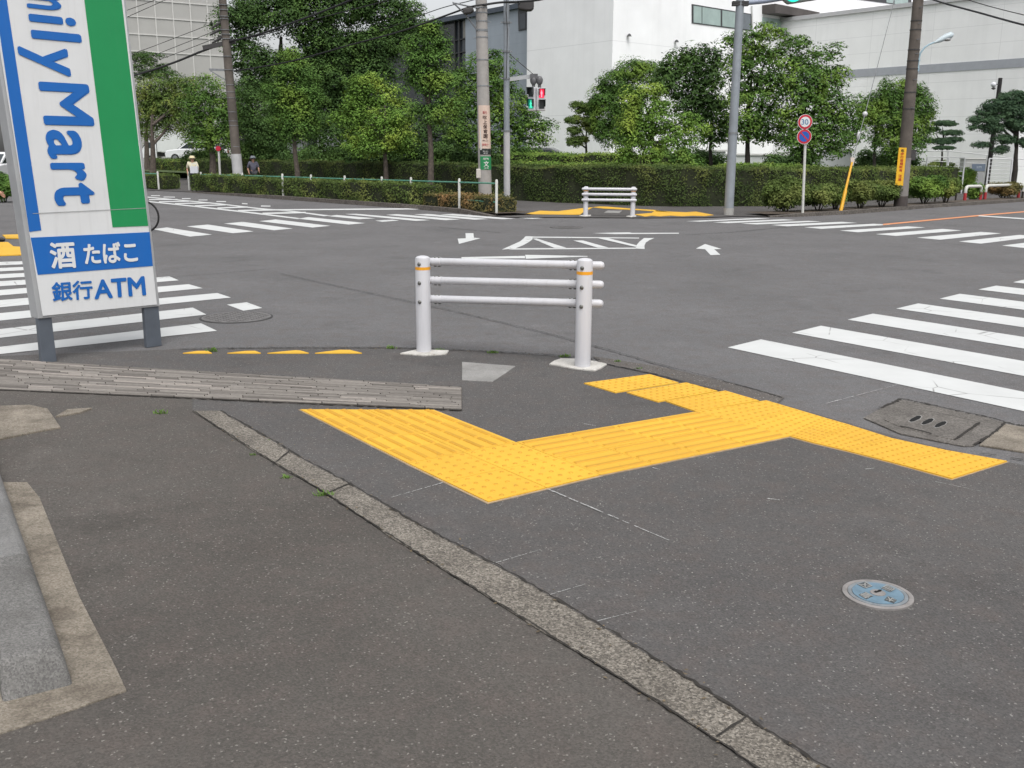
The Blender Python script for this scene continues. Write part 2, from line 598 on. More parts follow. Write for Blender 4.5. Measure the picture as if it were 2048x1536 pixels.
# near footway: between the kerb line and the granite strip
kerb_near = [(-250, 722), (0, 713), (365, 699), (560, 696), (780, 696), (950, 702), (1100, 712), (1200, 722), (1330, 745), (1450, 783), (1550, 806), (1650, 834), (1740, 860), (1850, 890), (1960, 914), (2048, 932), (2260, 985)]
strip_in = [(385, 825), (470, 880), (540, 925), (650, 990), (800, 1090), (1000, 1215), (1150, 1308), (1290, 1395), (1440, 1492), (1500, 1534)]
strip_out = [(440, 825), (560, 893), (620, 930), (700, 972), (850, 1062), (1000, 1140), (1200, 1257), (1390, 1372), (1490, 1440), (1650, 1545)]
near = gxy(kerb_near)
ext = [(14, 3), (14, -30), (-40, -30), (-40, near[0][1] + 1.5)]
o = MB().poly([(x, y, 0.004) for x, y in near] + [(x, y, 0.004) for x, y in ext]).build("pavement", M_WALK)
struct(o)
# private lot beyond the strip, to the left
si = gxy(strip_in)
so = gxy(strip_out)
din = (Vector(si[-1]) - Vector(si[-3])).normalized()
tail_in = [tuple(Vector(si[-1]) + din * 3.0), tuple(Vector(si[-1]) + din * 8)]
dout = (Vector(so[-1]) - Vector(so[-3])).normalized()
tail_out = [tuple(Vector(so[-1]) + din * 3.0), tuple(Vector(so[-1]) + din * 8)]
lot = gxy([(-600, 765), (0, 783), (385, 801)]) + si + tail_in + [(-12, -12)]
o = MB().poly([(x, y, 0.008) for x, y in lot]).build("forecourt_ground", M_LOT)
struct(o)

def ribbon(name, L, R, mat, z, z0=None):
    mb = MB()
    n = len(L)
    v = [(p[0], p[1], z) for p in L] + [(p[0], p[1], z) for p in R]
    mb.add(v, [(i, i + 1, n + i + 1, n + i) for i in range(n - 1)])
    return struct(mb.build(name, mat))
def resample(pts, n):
    P = [Vector(p) for p in pts]
    d = [0]
    for i in range(1, len(P)):
        d.append(d[-1] + (P[i] - P[i - 1]).length)
    out = []
    for k in range(n):
        t = d[-1] * k / (n - 1)
        i = min(max(1, next((j for j in range(1, len(d)) if d[j] >= t), len(d) - 1)), len(d) - 1)
        out.append(P[i - 1].lerp(P[i], (t - d[i - 1]) / max(1e-6, d[i] - d[i - 1])))
    return out
def line_strip(mb, pts, wd, z, jit=0.3, n=None, wob=0.0):
    """a thin line of uneven width along ground points"""
    L = sum((Vector(pts[i + 1]) - Vector(pts[i])).length for i in range(len(pts) - 1))
    n = n or max(3, int(L / 0.03))
    P = resample(pts, n)
    A, B = [], []
    for i, p in enumerate(P):
        d = (P[min(i + 1, n - 1)] - P[max(i - 1, 0)]).normalized()
        s = Vector((-d.y, d.x))
        o_ = random.uniform(-wob, wob)
        A.append(p + s * (o_ + wd / 2 * random.uniform(1 - jit, 1 + jit)))
        B.append(p + s * (o_ - wd / 2 * random.uniform(1 - jit, 1 + jit)))
    mb.add([(a.x, a.y, z) for a in A] + [(b.x, b.y, z) for b in B], [(i, i + 1, n + i + 1, n + i) for i in range(n - 1)])

Ls = resample(si + tail_in, 60)
Rs = resample(so + tail_out, 60)
ribbon("kerb_strip", [tuple(p + Vector((random.uniform(-.006, .006), random.uniform(-.006, .006)))) for p in Ls], [tuple(p + Vector((random.uniform(-.006, .006), random.uniform(-.006, .006)))) for p in Rs], M_GRANITE, 0.012)
mb = MB()
line_strip(mb, [tuple(p) for p in Rs], 0.010, 0.0165, 0.9, 420, 0.004)
line_strip(mb, [tuple(p) for p in Ls], 0.006, 0.0165, 0.9, 420, 0.004)
for a, b in (((545, 935), (578, 908)), ((655, 992), (705, 970)), ((1432, 1483), (1496, 1440))):
    line_strip(mb, gxy([a, b]), 0.008, 0.0168, 0.6)
struct(mb.build("kerb_strip_joint", M_GAP))

# made-up stone strip over unknown ground left of the corner
tl, tr, br, bl = [Vector(p) for p in gxy([(-320, 703), (924, 778), (924, 823), (-320, 768)])]
mb = MB()
rows = 22
for r in range(rows):
    t0, t1 = r / rows, (r + 1) / rows
    a0, a1 = tl.lerp(bl, t0), tr.lerp(br, t0)
    b0, b1 = tl.lerp(bl, t1), tr.lerp(br, t1)
    s = random.uniform(0, 0.02)
    while s < 1:
        e = min(1.0, s + random.uniform(0.02, 0.11))
        q = [a0.lerp(a1, s + .0008), a0.lerp(a1, e - .0008), b0.lerp(b1, e - .0008), b0.lerp(b1, s + .0008)]
        c = sum(q, Vector((0, 0))) / 4
        q = [c + (p - c) * 0.996 for p in q]
        mb.prism([tuple(p) for p in q], 0.0, 0.016 + random.uniform(0, 0.003))
        s = e
struct(mb.build("madeup_stone_strip", M_SETTS))
mb = MB()
MB().poly([(p.x, p.y, 0.0095) for p in (tl, tr, br, bl)]).build("madeup_stone_bed", paint("brown joint sand", (.085, .075, .067), 1, .3, 9))['kind'] = 'structure'
line_strip(mb, [tuple(tl), tuple(tr)], 0.035, 0.0130, 0.7, 300, 0.006)
line_strip(mb, [tuple(bl), tuple(br)], 0.025, 0.0130, 0.7, 300, 0.006)
struct(mb.build("madeup_stone_joint", M_GAP))

# kerb edging, seams and cracks near the corner
e_out = gxy([(1185, 714), (1330, 737), (1450, 765), (1570, 796)])
e_in = gxy([(1200, 727), (1320, 752), (1440, 783), (1550, 812)])
ribbon("kerb_edging", [tuple(p) for p in resample(e_out, 30)], [tuple(p) for p in resample(e_in, 30)], M_EDGING, 0.0085)
mb = MB()
line_strip(mb, gxy([(560, 548), (640, 566), (900, 622), (1080, 665), (1200, 697), (1330, 734), (1450, 765), (1565, 798)]), 0.012, 0.0125, 0.7, 300, 0.01)
line_strip(mb, gxy([(1205, 729), (1320, 753), (1430, 783)]), 0.014, 0.0128, 0.8, 90, 0.008)
line_strip(mb, gxy([(360, 700), (560, 697), (780, 697), (950, 703), (1100, 712), (1200, 722)]), 0.02, 0.0124, 0.9, 260, 0.012)
line_strip(mb, gxy([(320, 556), (420, 549), (540, 538)]), 0.012, 0.0045, 0.7, 90, 0.02)
line_strip(mb, gxy([(1370, 470), (1460, 465), (1600, 452)]), 0.03, 0.0045, 0.5, 60, 0.02)
line_strip(mb, gxy([(880, 455), (960, 462), (1000, 466)]), 0.03, 0.0045, 0.5, 60, 0.02)
struct(mb.build("road_seam", M_CRACK))
mb = MB()
for (a, b, wd) in (((1098, 982), (1338, 1084), .010), ((886, 968), (775, 1000), .006), ((985, 1131), (1080, 1103), .004), ((1090, 1196), (1170, 1172), .004), ((1195, 1246), (1290, 1222), .004),
                   ((1168, 850), (1192, 854), .008), ((1305, 938), (1320, 942), .008), ((1535, 1000), (1560, 1003), .012), ((1730, 941), (1748, 939), .008), ((1652, 809), (1800, 770), .006), ((1870, 966), (1960, 985), .004), ((945, 742), (980, 748), .004)):
    A_, B2_ = [Vector(q) for q in gxy([a, b])]
    s_ = 0.0
    while s_ < 1:
        e_ = min(1, s_ + random.uniform(.05, .22))
        if e_ - s_ > .02:
            line_strip(mb, [tuple(A_.lerp(B2_, s_)), tuple(A_.lerp(B2_, e_))], wd * .8 * (1.0 - .55 * s_), 0.0085, 0.7, 14, 0.001)
        s_ = e_ + random.uniform(.0, .03) * (1 + 2 * s_)
struct(mb.build("chalk_marking", M_CHALK))

# small stones and grit on the asphalt
def grit(n, area, z, smin, smax):
    V = []
    for _ in range(n):
        p = G(random.uniform(*area[0]), random.uniform(*area[1]), 0)
        s = random.uniform(smin, smax)
        a = random.uniform(0, 6.28)
        h = s * 0.5
        pts = [(p.x + s * math.cos(a + k * 2.1) * random.uniform(.6, 1), p.y + s * math.sin(a + k * 2.1) * random.uniform(.6, 1), z) for k in range(3)]
        top = (p.x, p.y, z + h)
        for k in range(3):
            V += [pts[k], pts[(k + 1) % 3], top]
    return V
V = grit(420, ((0, 1500), (880, 1530)), 0.006, 0.002, 0.0045) + grit(160, ((1000, 2040), (900, 1530)), 0.006, 0.0015, 0.0035)
o = raw_mesh("loose_grit", V, 3, island_mat("grit", (0.2, 0.18, 0.16), (0.6, 0.57, 0.52)), None)
struct(o, 'stuff')

V = []
for line, n_, sp_ in ((gxy(kerb_near[2:10]), 420, .05), (si, 130, .02), (so, 130, .02), (gxy([(800, 712), (900, 712)]), 40, .03), (gxy([(1100, 738), (1215, 738)]), 50, .04), (gxy([(60, 760), (330, 725)]), 70, .1)):
    for p_ in resample(line, n_):
        if random.random() < .35:
            continue
        x_, y_, s_ = p_.x + random.gauss(0, sp_), p_.y + random.gauss(0, sp_), random.uniform(.003, .011)
        a_ = random.uniform(0, 6.28)
        V += [(x_ + s_ * math.cos(a_ + k_ * 1.57) * (1 if k_ % 2 else .5), y_ + s_ * math.sin(a_ + k_ * 1.57) * (1 if k_ % 2 else .5), .0135 + random.uniform(0, .004)) for k_ in range(4)]
struct(raw_mesh("fallen_leaves", V, 4, island_mat("leaf litter", (0.03, 0.024, 0.016), (0.16, 0.12, 0.07)), None), 'stuff')

# ------------------------------------------------------------------ painted markings
def quads(name, Q, mat=None, z=0.004):
    mb = MB()
    for q in Q:
        mb.poly(gp(q, z))
    # face up
    o = mb.build(name, mat or M_WHITE)
    return struct(o)
zr = [((1455.4, 695.6), (1521.6, 679.5)), ((1584, 666.2), (1641.9, 652.2)), ((1695.3, 640), (1745.8, 627.9)), ((1792.4, 617.8), (1836.4, 607.4)), ((1879.4, 597.9), (1919.5, 588.1)), ((1956.6, 579.5), (1992.2, 571.8)), ((2026, 565), (2058, 557.5))]
dr = (G(2048, 823.5) - G(1455.4, 695.6)).normalized()
mb = MB()
for a, b in zr:
    A, B = G(*a), G(*b)
    mb.add([(A.x, A.y, .004), (A.x + dr.x * 4, A.y + dr.y * 4, .004), (B.x + dr.x * 4, B.y + dr.y * 4, .004), (B.x, B.y, .004)], [(0, 1, 2, 3)])
u = (G(*zr[5][0]) - G(*zr[0][0])) / 5
for k in range(7, 14):
    A = G(*zr[0][0]) + u * k
    B = G(*zr[0][1]) + u * k
    mb.add([(A.x, A.y, .004), (A.x + dr.x * 4, A.y + dr.y * 4, .004), (B.x + dr.x * 4, B.y + dr.y * 4, .004), (B.x, B.y, .004)], [(0, 1, 2, 3)])
struct(mb.build("crosswalk_marking", M_WHITE))
zl = [((434, 662.4), (402, 647.3), (0, 694.6), (0, 709)), ((412.9, 629.8), (385.5, 615.9), (0, 659), (0, 676.3)), ((462, 595.7), (434.7, 586.6), (0, 627), (0, 641.9)), ((405.5, 577), (377.3, 568.9), (0, 601), (0, 615.3)),
      ((357.6, 561.2), (339, 553.3), (0, 580.6), (0, 591.5)), ((312, 553), (298, 546), (0, 563), (0, 573)), ((280, 541), (268, 535), (0, 549), (0, 557.3)), ((250, 531), (240, 526), (0, 536.5), (0, 543.3)), ((224, 522), (214, 517.5), (0, 524.3), (0, 531))]
mb = MB()
for a, b, c, d in zl:
    A, B, C, D = [G(*p) for p in (a, b, c, d)]
    e1, e2 = (C - B), (D - A)
    C2, D2 = C + e1.normalized() * 2.5, D + e2.normalized() * 2.5
    mb.add([(p.x, p.y, .004) for p in (A, B, C2, D2)], [(0, 1, 2, 3)])
mb.poly(gp([(453.9, 609.9), (493.5, 605.2), (524.9, 616.7), (486.7, 622.2)], .004))
struct(mb.build("crosswalk_marking", M_WHITE))
quads("crosswalk_marking", [
    [(305.7, 458.6), (333.7, 455.2), (424, 469.5), (380.2, 473.6)], [(373.4, 453.1), (415.8, 449.4), (507.4, 463.1), (466.3, 466.8)], [(447.9, 447.4), (485.5, 444), (585.5, 457.4), (548, 460.8)],
    [(518.3, 442.6), (551.1, 439.2), (660.7, 452), (625.2, 455.4)], [(595.1, 437.6), (617, 434.5), (730.5, 446.5), (697.7, 449.5)], [(655.3, 432.5), (673, 430.3), (751, 436.9), (718.2, 438.7)],
    [(750.3, 441.4), (785.2, 439.7), (798.2, 441.4), (764.7, 444)], [(690, 428.3), (712, 427.8), (860.6, 440.6), (831.9, 442.1)], [(771.5, 430.1), (793.4, 428.5), (920.7, 439), (892, 440.7)],
    [(827.8, 429.4), (855, 428.2), (978, 438.3), (949.5, 439.6)], [(881, 429.4), (905.7, 428.1), (1031.5, 437.4), (1004, 438.7)], [(933, 429), (953.5, 428.2), (1086, 436.6), (1063, 437.9)]])
quads("crosswalk_marking", [
    [(1371.7, 442.7), (1515, 436.4), (1541, 437.4), (1399, 443.6)], [(1425.5, 444.8), (1566.5, 438.9), (1592, 440.3), (1455.5, 446.6)], [(1481, 447.3), (1616, 442), (1643.5, 443.4), (1513.6, 449.2)],
    [(1541.8, 450.2), (1682.8, 443.9), (1715.2, 446.1), (1575, 453)], [(1608.4, 455), (1747.6, 447.9), (1781.6, 449.8), (1643.4, 458.1)], [(1679.3, 461.4), (1815.5, 453), (1850.4, 455.2), (1715.3, 464.9)],
    [(1751, 468.6), (1885.2, 458.1), (1923.4, 461.2), (1791.8, 472.2)], [(1833.4, 475.6), (1961.7, 464.1), (2002.4, 467.1), (1880, 479.9)], [(1917.5, 483.3), (2039.8, 470), (2078, 473.2), (1961.6, 487.8)], [(2004, 491.5), (2122, 477), (2158, 480.5), (2050, 496.5)]])
quads("lane_marking", [[(1766, 448.4), (1955, 430.7), (2048, 422.9), (2200, 412), (2200, 413.4), (2048, 424.9), (1955, 433), (1766, 450.8)]], M_ORANGE, 0.0075)
quads("lane_marking", [[(1958, 431.6), (2200, 446.5), (2200, 449.8), (1956, 433.4)]], None, 0.0115)
H = lambda x0, y0, x1, y1, t: [(x0, y0 - t / 2), (x1, y1 - t / 2), (x1, y1 + t / 2), (x0, y0 + t / 2)]
quads("lane_marking", [
    [(200, 392.6), (296.8, 402.2), (388.4, 411.7), (508.8, 425.1), (600, 436.6), (597, 438.6), (508.8, 427.8), (388.4, 413.9), (296.8, 404.2), (200, 394)],
    [(200, 386.6), (295.5, 393.6), (366.6, 400.2), (440.4, 407.1), (514, 415.9), (591, 422.6), (662, 431.6), (648, 432.6), (591, 424.6), (514, 418), (440.4, 409), (366.6, 402), (295.5, 395.4), (200, 388)]])
quads("lane_marking", [H(298, 399.8, 355, 399.3, 1.7), H(318, 404, 377.5, 402.9, 1.8), H(350, 407.8, 418.5, 406.2, 2), H(389.8, 412.3, 451.3, 410, 2.2), H(435, 416.7, 495, 414.4, 2.4), H(476, 421.8, 549.7, 420.2, 2.6), H(525, 427.4, 611.5, 425.6, 2.8)], None, 0.008)
quads("lane_marking", [H(302, 391.6, 320, 391.6, 1.4), H(327, 394.2, 350, 394.4, 1.5), H(364, 397.4, 381, 397.4, 1.6), H(397, 400.2, 415, 400.2, 1.6), H(433, 403.2, 452, 403.4, 1.7), H(484, 407.3, 495, 408, 1.8), H(522, 412.2, 541, 412.5, 2)])
quads("lane_marking", [[(549, 419.4), (830, 417), (862, 418.3), (830, 419.9), (549, 421.8)]], None, 0.0115)
# diamond island, arrows, turning guides in the middle of the crossing
T = lambda pts, ox=1000, oy=400, s=0.2441: [(ox + x * s, oy + y * s) for x, y in pts]
quads("lane_marking", [
    T([(15, 408), (110, 365), (165, 340), (190, 320), (210, 298), (270, 300), (265, 325), (230, 350), (190, 372), (125, 399)]),
    T([(125, 398), (1112, 392), (1112, 401), (70, 408)]), T([(270, 301), (1140, 310), (1140, 317), (270, 310)]),
    T([(1180, 313), (1265, 313), (1225, 330), (1195, 350), (1183, 375), (1185, 403), (1110, 399), (1120, 370), (1140, 345)])])
quads("lane_marking", [T([(266, 320), (300, 318), (545, 396), (445, 396)]), T([(600, 335), (680, 335), (890, 394), (800, 394)]), T([(785, 312), (872, 312), (1120, 375), (1112, 388)])], None, 0.008)
quads("lane_marking", [T([(760, 273), (940, 268), (1060, 267), (1080, 271), (1465, 270), (1465, 277), (1080, 280), (940, 281)])])
quads("lane_marking", [[(923, 514.7), (1050, 512.2), (1050, 517.1), (923, 518.1)], [(1050.5, 510), (1175, 512.5), (1175, 513.6), (1051.7, 518)]])
T3 = lambda pts: [(810 + x * .1367, 400 + y * .1367) for x, y in pts]
quads("road_arrow_marking", [T3([(885, 488), (1000, 488), (1008, 556), (1105, 562), (790, 645), (770, 568), (890, 562)])])
quads("road_arrow_marking", [T([(1605, 400), (1680, 362), (1815, 403), (1755, 405), (1805, 450), (1725, 453), (1680, 405)])])

# ================================================================== TACTILE PAVING
def bil(q, s, t):
    return (q[0] * (1 - s) + q[1] * s) * (1 - t) + (q[3] * (1 - s) + q[2] * s) * t
Z_BED, Z_TILE = 0.007, 0.012
def tile(q, kind, slab, marks, n=5):
    q = [Vector(p) for p in q]
    c = sum(q, Vector((0, 0))) / 4
    sh = 0.989
    qq = [c + (p - c) * sh for p in q]
    slab.prism([tuple(p) for p in qq], 0.004, Z_TILE + random.uniform(0, 0.0008))
    if kind == 'dome':
        r = (q[1] - q[0]).length * 0.040
        for i in range(n):
            for j in range(n):
                p = bil(q, (i + .5) / n, (j + .5) / n)
                marks.lathe((p.x, p.y, Z_TILE - 0.001), [(r, 0), (r * .8, .0045), (r * .5, .0062)], 9)
    else:
        for i in range(4):
            t = (i + .5) / 4
            a, b = bil(q, .045, t), bil(q, .955, t)
            d = (b - a).normalized()
            s = Vector((-d.y, d.x))
            wd = (q[3] - q[0]).length * 0.05
            marks.add([(p.x, p.y, z) for p, z in ((a - s * wd, Z_TILE - .001), (b - s * wd, Z_TILE - .001), (b + s * wd, Z_TILE - .001), (a + s * wd, Z_TILE - .001),
                       (a - s * wd * .6 + d * .006, Z_TILE + .006), (b - s * wd * .6 - d * .006, Z_TILE + .006), (b + s * wd * .6 - d * .006, Z_TILE + .006), (a + s * wd * .6 + d * .006, Z_TILE + .006))],
                      [(4, 5, 6, 7), (0, 1, 5, 4), (1, 2, 6, 5), (2, 3, 7, 6), (3, 0, 4, 7)])
def grid_tiles(Q, na, nb, kind, slab, marks):
    """Q four ground corners split in na x nb tiles; bars run along the first side"""
    Q = [Vector(p) for p in Q]
    for i in range(na):
        for j in range(nb):
            q = [bil(Q, i / na, j / nb), bil(Q, (i + 1) / na, j / nb), bil(Q, (i + 1) / na, (j + 1) / nb), bil(Q, i / na, (j + 1) / nb)]
            tile(q, kind, slab, marks)
t = thing("tactile_paving", "yellow tactile paving bending round the near corner with ridged paths and a dotted kerb strip", "tactile paving", tuple(G(1100, 930).xy) + (0.004,))
slab, dots, bars = MB(), MB(), MB()
B_, R_, T_, L_ = [Vector(p) for p in gxy([(976.3, 1008), (1200.4, 953.8), (1031.9, 888), (815.9, 930.5)])]
grid_tiles([B_, R_, T_, L_], 2, 2, 'dome', slab, dots)
# left ridged path, cut short at the made-up stone strip
q0, q1 = [Vector(p) for p in gxy([(600, 822), (868, 823)])]
n_l = 5
grid_tiles([L_, q0, q1, T_], n_l, 2, 'bar', slab, bars)
# right ridged path up to the kerb band
p0, p1 = [Vector(p) for p in gxy([(1579.7, 876), (1391.7, 826.4)])]
grid_tiles([R_, p0, p1, T_], 4, 2, 'bar', slab, bars)
# dotted band along the kerb
up = gxy([(1167, 769), (1298.9, 751.2), (1357.5, 767.8), (1372.1, 767.8), (1435.6, 784.9), (1450.3, 784.2), (1518.6, 804.5), (1532, 803.7), (1650, 839.8)])
band_top = gxy([(1532, 803.7), (1650, 838.5), (1753, 868.9), (1892, 903.9), (2014.5, 925.8)])
band_bot = gxy([(1391.7, 826.4), (1579.7, 876), (1683, 903.9), (1784.8, 929), (1903, 962.3)])
for (a, b, c, d) in (((1167, 769), (1298.9, 751.2), (1357.5, 767.8), (1230.5, 788.1)), ((1252.5, 787.4), (1372.1, 767.8), (1435.6, 784.9), (1316, 806.9)), ((1330.6, 805.2), (1450.3, 784.2), (1518.6, 804.5), (1391.7, 826.4)),
                     ((1391.7, 826.4), (1532, 803.7), (1592, 821.5), (1483, 850.6)), ((1483, 850.6), (1592, 821.5), (1655, 840.5), (1579.7, 876))):
    grid_tiles(gxy([a, b, c, d]), 2, 1, 'dome', slab, dots)
tops = [(1655, 840.5), (1700, 853.4), (1783.8, 880), (1892, 903.9), (2014.5, 925.8)]
bots = [(1579.7, 876), (1620, 887.3), (1689.7, 904), (1792.5, 930.5), (1903, 961)]
for k in range(len(tops) - 1):
    if k == 0:
        grid_tiles(gxy([bots[0], tops[0], tops[1], bots[1]]), 2, 1, 'dome', slab, dots)
    else:
        grid_tiles(gxy([bots[k], tops[k], tops[k + 1], bots[k + 1]]), 2, 1, 'dome', slab, dots)
slab.build("paving_tiles", M_TACT, t)
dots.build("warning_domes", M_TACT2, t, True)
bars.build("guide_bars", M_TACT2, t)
bed = MB()
for q in ([B_, R_, T_, L_], [L_, q0, q1, T_], [R_, p0, p1, T_]):
    c = sum(q, Vector((0, 0))) / 4
    bed.prism([tuple(c + (p - c) * (1 + 0.014 / (p - c).length)) for p in q], 0.0, Z_BED + 0.0007 * len(bed.v) / 8)
for k in range(len(tops) - 1):
    q = [Vector(p) for p in gxy([bots[k], tops[k], tops[k + 1], bots[k + 1]])]
    c = sum(q, Vector((0, 0))) / 4
    bed.prism([tuple(c + (p - c) * (1 + 0.010 / (p - c).length)) for p in q], 0.0, Z_BED - 0.0004 * (k + 1))
for k, q in enumerate((((1167, 769), (1298.9, 751.2), (1357.5, 767.8), (1230.5, 788.1)), ((1252.5, 787.4), (1372.1, 767.8), (1435.6, 784.9), (1316, 806.9)), ((1330.6, 805.2), (1450.3, 784.2), (1518.6, 804.5), (1391.7, 826.4)), ((1391.7, 826.4), (1532, 803.7), (1655, 840.5), (1579.7, 876)))):
    bed.prism(gxy(q), 0.0, Z_BED - 0.0023 + 0.0004 * k)
bed.build("bedding", M_BED, t)

def flat_tactile(name, label, polys, z, n_rel=10):
    c = G(*polys[0][0])
    t = thing(name, label, "tactile paving", (c.x, c.y, z))
    s, d = MB(), MB()
    for q in polys:
        P = [Vector(p) for p in gxy(q)]
        s.prism([tuple(p) for p in P], z - 0.01, z + .006)
    s.build("paving_tiles", M_TACT, t)
    return t
flat_tactile("tactile_paving", "far yellow tactile paving with a zigzag edge behind the far white guardrail",
    [[(1049, 430), (1080, 423.5), (1116, 424.5), (1165, 418.2), (1186, 416.5), (1166, 426.5), (1160, 431.5), (1110, 430.7)],
     [(1186, 416.3), (1200, 415), (1214, 415.2), (1260, 419), (1310, 422), (1345, 427), (1270, 421.6), (1205, 418.6)],
     [(1268, 431), (1303, 428), (1312, 423), (1345, 425.5), (1372, 426.5), (1392, 425.2), (1427, 432), (1410, 434), (1385, 433.2), (1362, 434.4), (1341, 433), (1319, 434.6), (1303, 433.4), (1290, 435)]], 0.024)
flat_tactile("tactile_paving", "yellow tactile paving beneath the walker's shoe on the left footway",
    [[(5, 471.3), (44.3, 470.2), (43.8, 478), (12, 478)], [(-60, 487), (16, 486), (27, 494.5), (48, 496), (48, 511), (0, 512.7), (-60, 513)]], 0.012)
o = MB()
for q in ([(366, 708.5), (395, 704.5), (415, 704.2), (424, 708.5)], [(455, 708.5), (490, 704.6), (510, 704.2), (522, 708.5)], [(535, 708.5), (590, 703.2), (600, 703.5), (618, 708.5)], [(630, 708.5), (680, 702.2), (700, 702.5), (724, 708.5)]):
    o.prism(gxy(q), 0.0, 0.012)
solo(o.build("tactile_paving", M_TACT), "row of yellow tactile tile edges showing beside the shop sign's right leg", "tactile paving")

# ================================================================== NEAR CORNER OBJECTS
def bolt(mb, p, n, r=0.011):
    mb.lathe(p, [(r, 0), (r, .004), (r * .75, .009), (r * .3, .011)], 10, n)
def guardrail(name, label, PL, PR, hs, r_post, r_rail, zs, ext_l, ext_r, front, footing_polys, near):
    t = thing(name, label, "guardrail", (PL.x, PL.y, 0.004))
    u = (PR - PL)
    u.z = 0
    u.normalize()
    nrm = Vector((u.y, -u.x, 0))          # towards the camera
    if nrm.y > 0:
        nrm = -nrm
    for ip, P in enumerate((PL, PR)):
        h = hs[ip]
        mb = MB().lathe((P.x, P.y, 0.0), [(r_post, 0), (r_post, h - r_post * .45), (r_post * .93, h - r_post * .2), (r_post * .7, h - r_post * .04), (r_post * .3, h + r_post * .05)], 28)
        po = mb.build("post", M_GWHITE, t, True)
        MB().lathe((P.x, P.y, zs[0][ip] * .935 - .012), [(r_post * 1.008, 0), (r_post * 1.008, .024)], 28).build("reflective_band", M_BAND, po, True)
        if near:
            for z in zs:
                b = MB()
                bolt(b, (P.x + nrm.x * r_post * .98, P.y + nrm.y * r_post * .98, z[ip] - .012), nrm, .0155)
                b.build("bolt", M_BOLT, po, True)
    off = nrm * front
    span = (PR - PL).length
    for zl, zr_ in zs:
        sl = (zr_ - zl) / span
        def on(d_):
            q = PL + off + u * d_
            return Vector((q.x, q.y, zl + sl * d_))
        R = r_rail
        a, b = on(-ext_l), on(span + ext_r)
        ut = (b - a).normalized()
        ro = MB().tube([a, a + ut * R * .25, a + ut * R * .8, b - ut * R * .8, b - ut * R * .25, b], [R * .45, R * .8, R, R, R * .8, R * .45], 18).build("rail", M_GWHITE, t, True)
        if near:
            for d0_, sg in ((0, 1), (span, -1)):
                MB().tube([on(d0_ + sg * (r_post + .01)), on(d0_ + sg * (r_post + .085))], R * 1.09, 18).build("sleeve", M_GWHITE, ro, True)
                for k in (.03, .066):
                    q = on(d0_ + sg * (r_post + k))
                    for up in (1, -1):
                        bb = MB()
                        bolt(bb, (q.x, q.y, q.z + up * R), (0, 0, up), .013)
                        bb.build("bolt", M_BOLT, ro, True)
    for q in footing_polys:
        MB().prism(gxy(q), 0.0, 0.018 if near else .03).build("footing", M_FOOT, t, bevel=.006)
    return t
PL, PR = G(848, 706), G(1165, 736)
sc_ = F_PX / PL.y
guardrail("guardrail", "near white guardrail of three tubes between two stout posts with an orange band on each", PL, PR, (at(842, 512, PL.y).z, at(1168, 517, PR.y).z), 0.0605, 0.0305, [(at(850, a_, PL.y).z, at(1166, b_, PR.y).z) for a_, b_ in ((524, 531.5), (561.5, 570), (599, 608))], 0.0, 0.135, -0.045,
          [[(800, 710), (833, 702.6), (898, 704), (893, 711), (850, 714)], [(1098.4, 731.4), (1108, 725), (1121.3, 720.5), (1150.6, 721), (1190, 726), (1214, 731.4), (1203, 739), (1189.6, 744.4), (1150, 740.5)]], True)
PL2, PR2 = G(1171, 433), G(1265, 434)
guardrail("guardrail", "far white guardrail of three tubes on the opposite corner before the clipped hedge", PL2, PR2, (0.76, 0.76), 0.062, 0.036, ((.70, .70), (.565, .565), (.425, .425)), 0.11, 0.09, 0.06,
          [[(1158, 433.5), (1166, 431.5), (1182, 431.5), (1181, 434), (1170, 434.5)], [(1252, 434.5), (1258, 432.5), (1273, 432.5), (1272, 435), (1262, 436)]], False)

mb = MB().prism(gxy([(924, 726), (1031, 734.4), (1010, 749), (984.6, 765.6), (924, 762)]), 0.0, 0.0105)
solo(mb.build("concrete_patch", M_CONC, None, bevel=.004), "pale grey concrete cover set in the footway behind the near guardrail", "access cover")
mb = MB().prism(gxy([(1208, 427.5), (1216, 423), (1244, 423.5), (1238, 428.5)]), 0.0, 0.032)
solo(mb.build("concrete_patch", M_CONC), "small pale concrete cover under the far guardrail", "access cover")

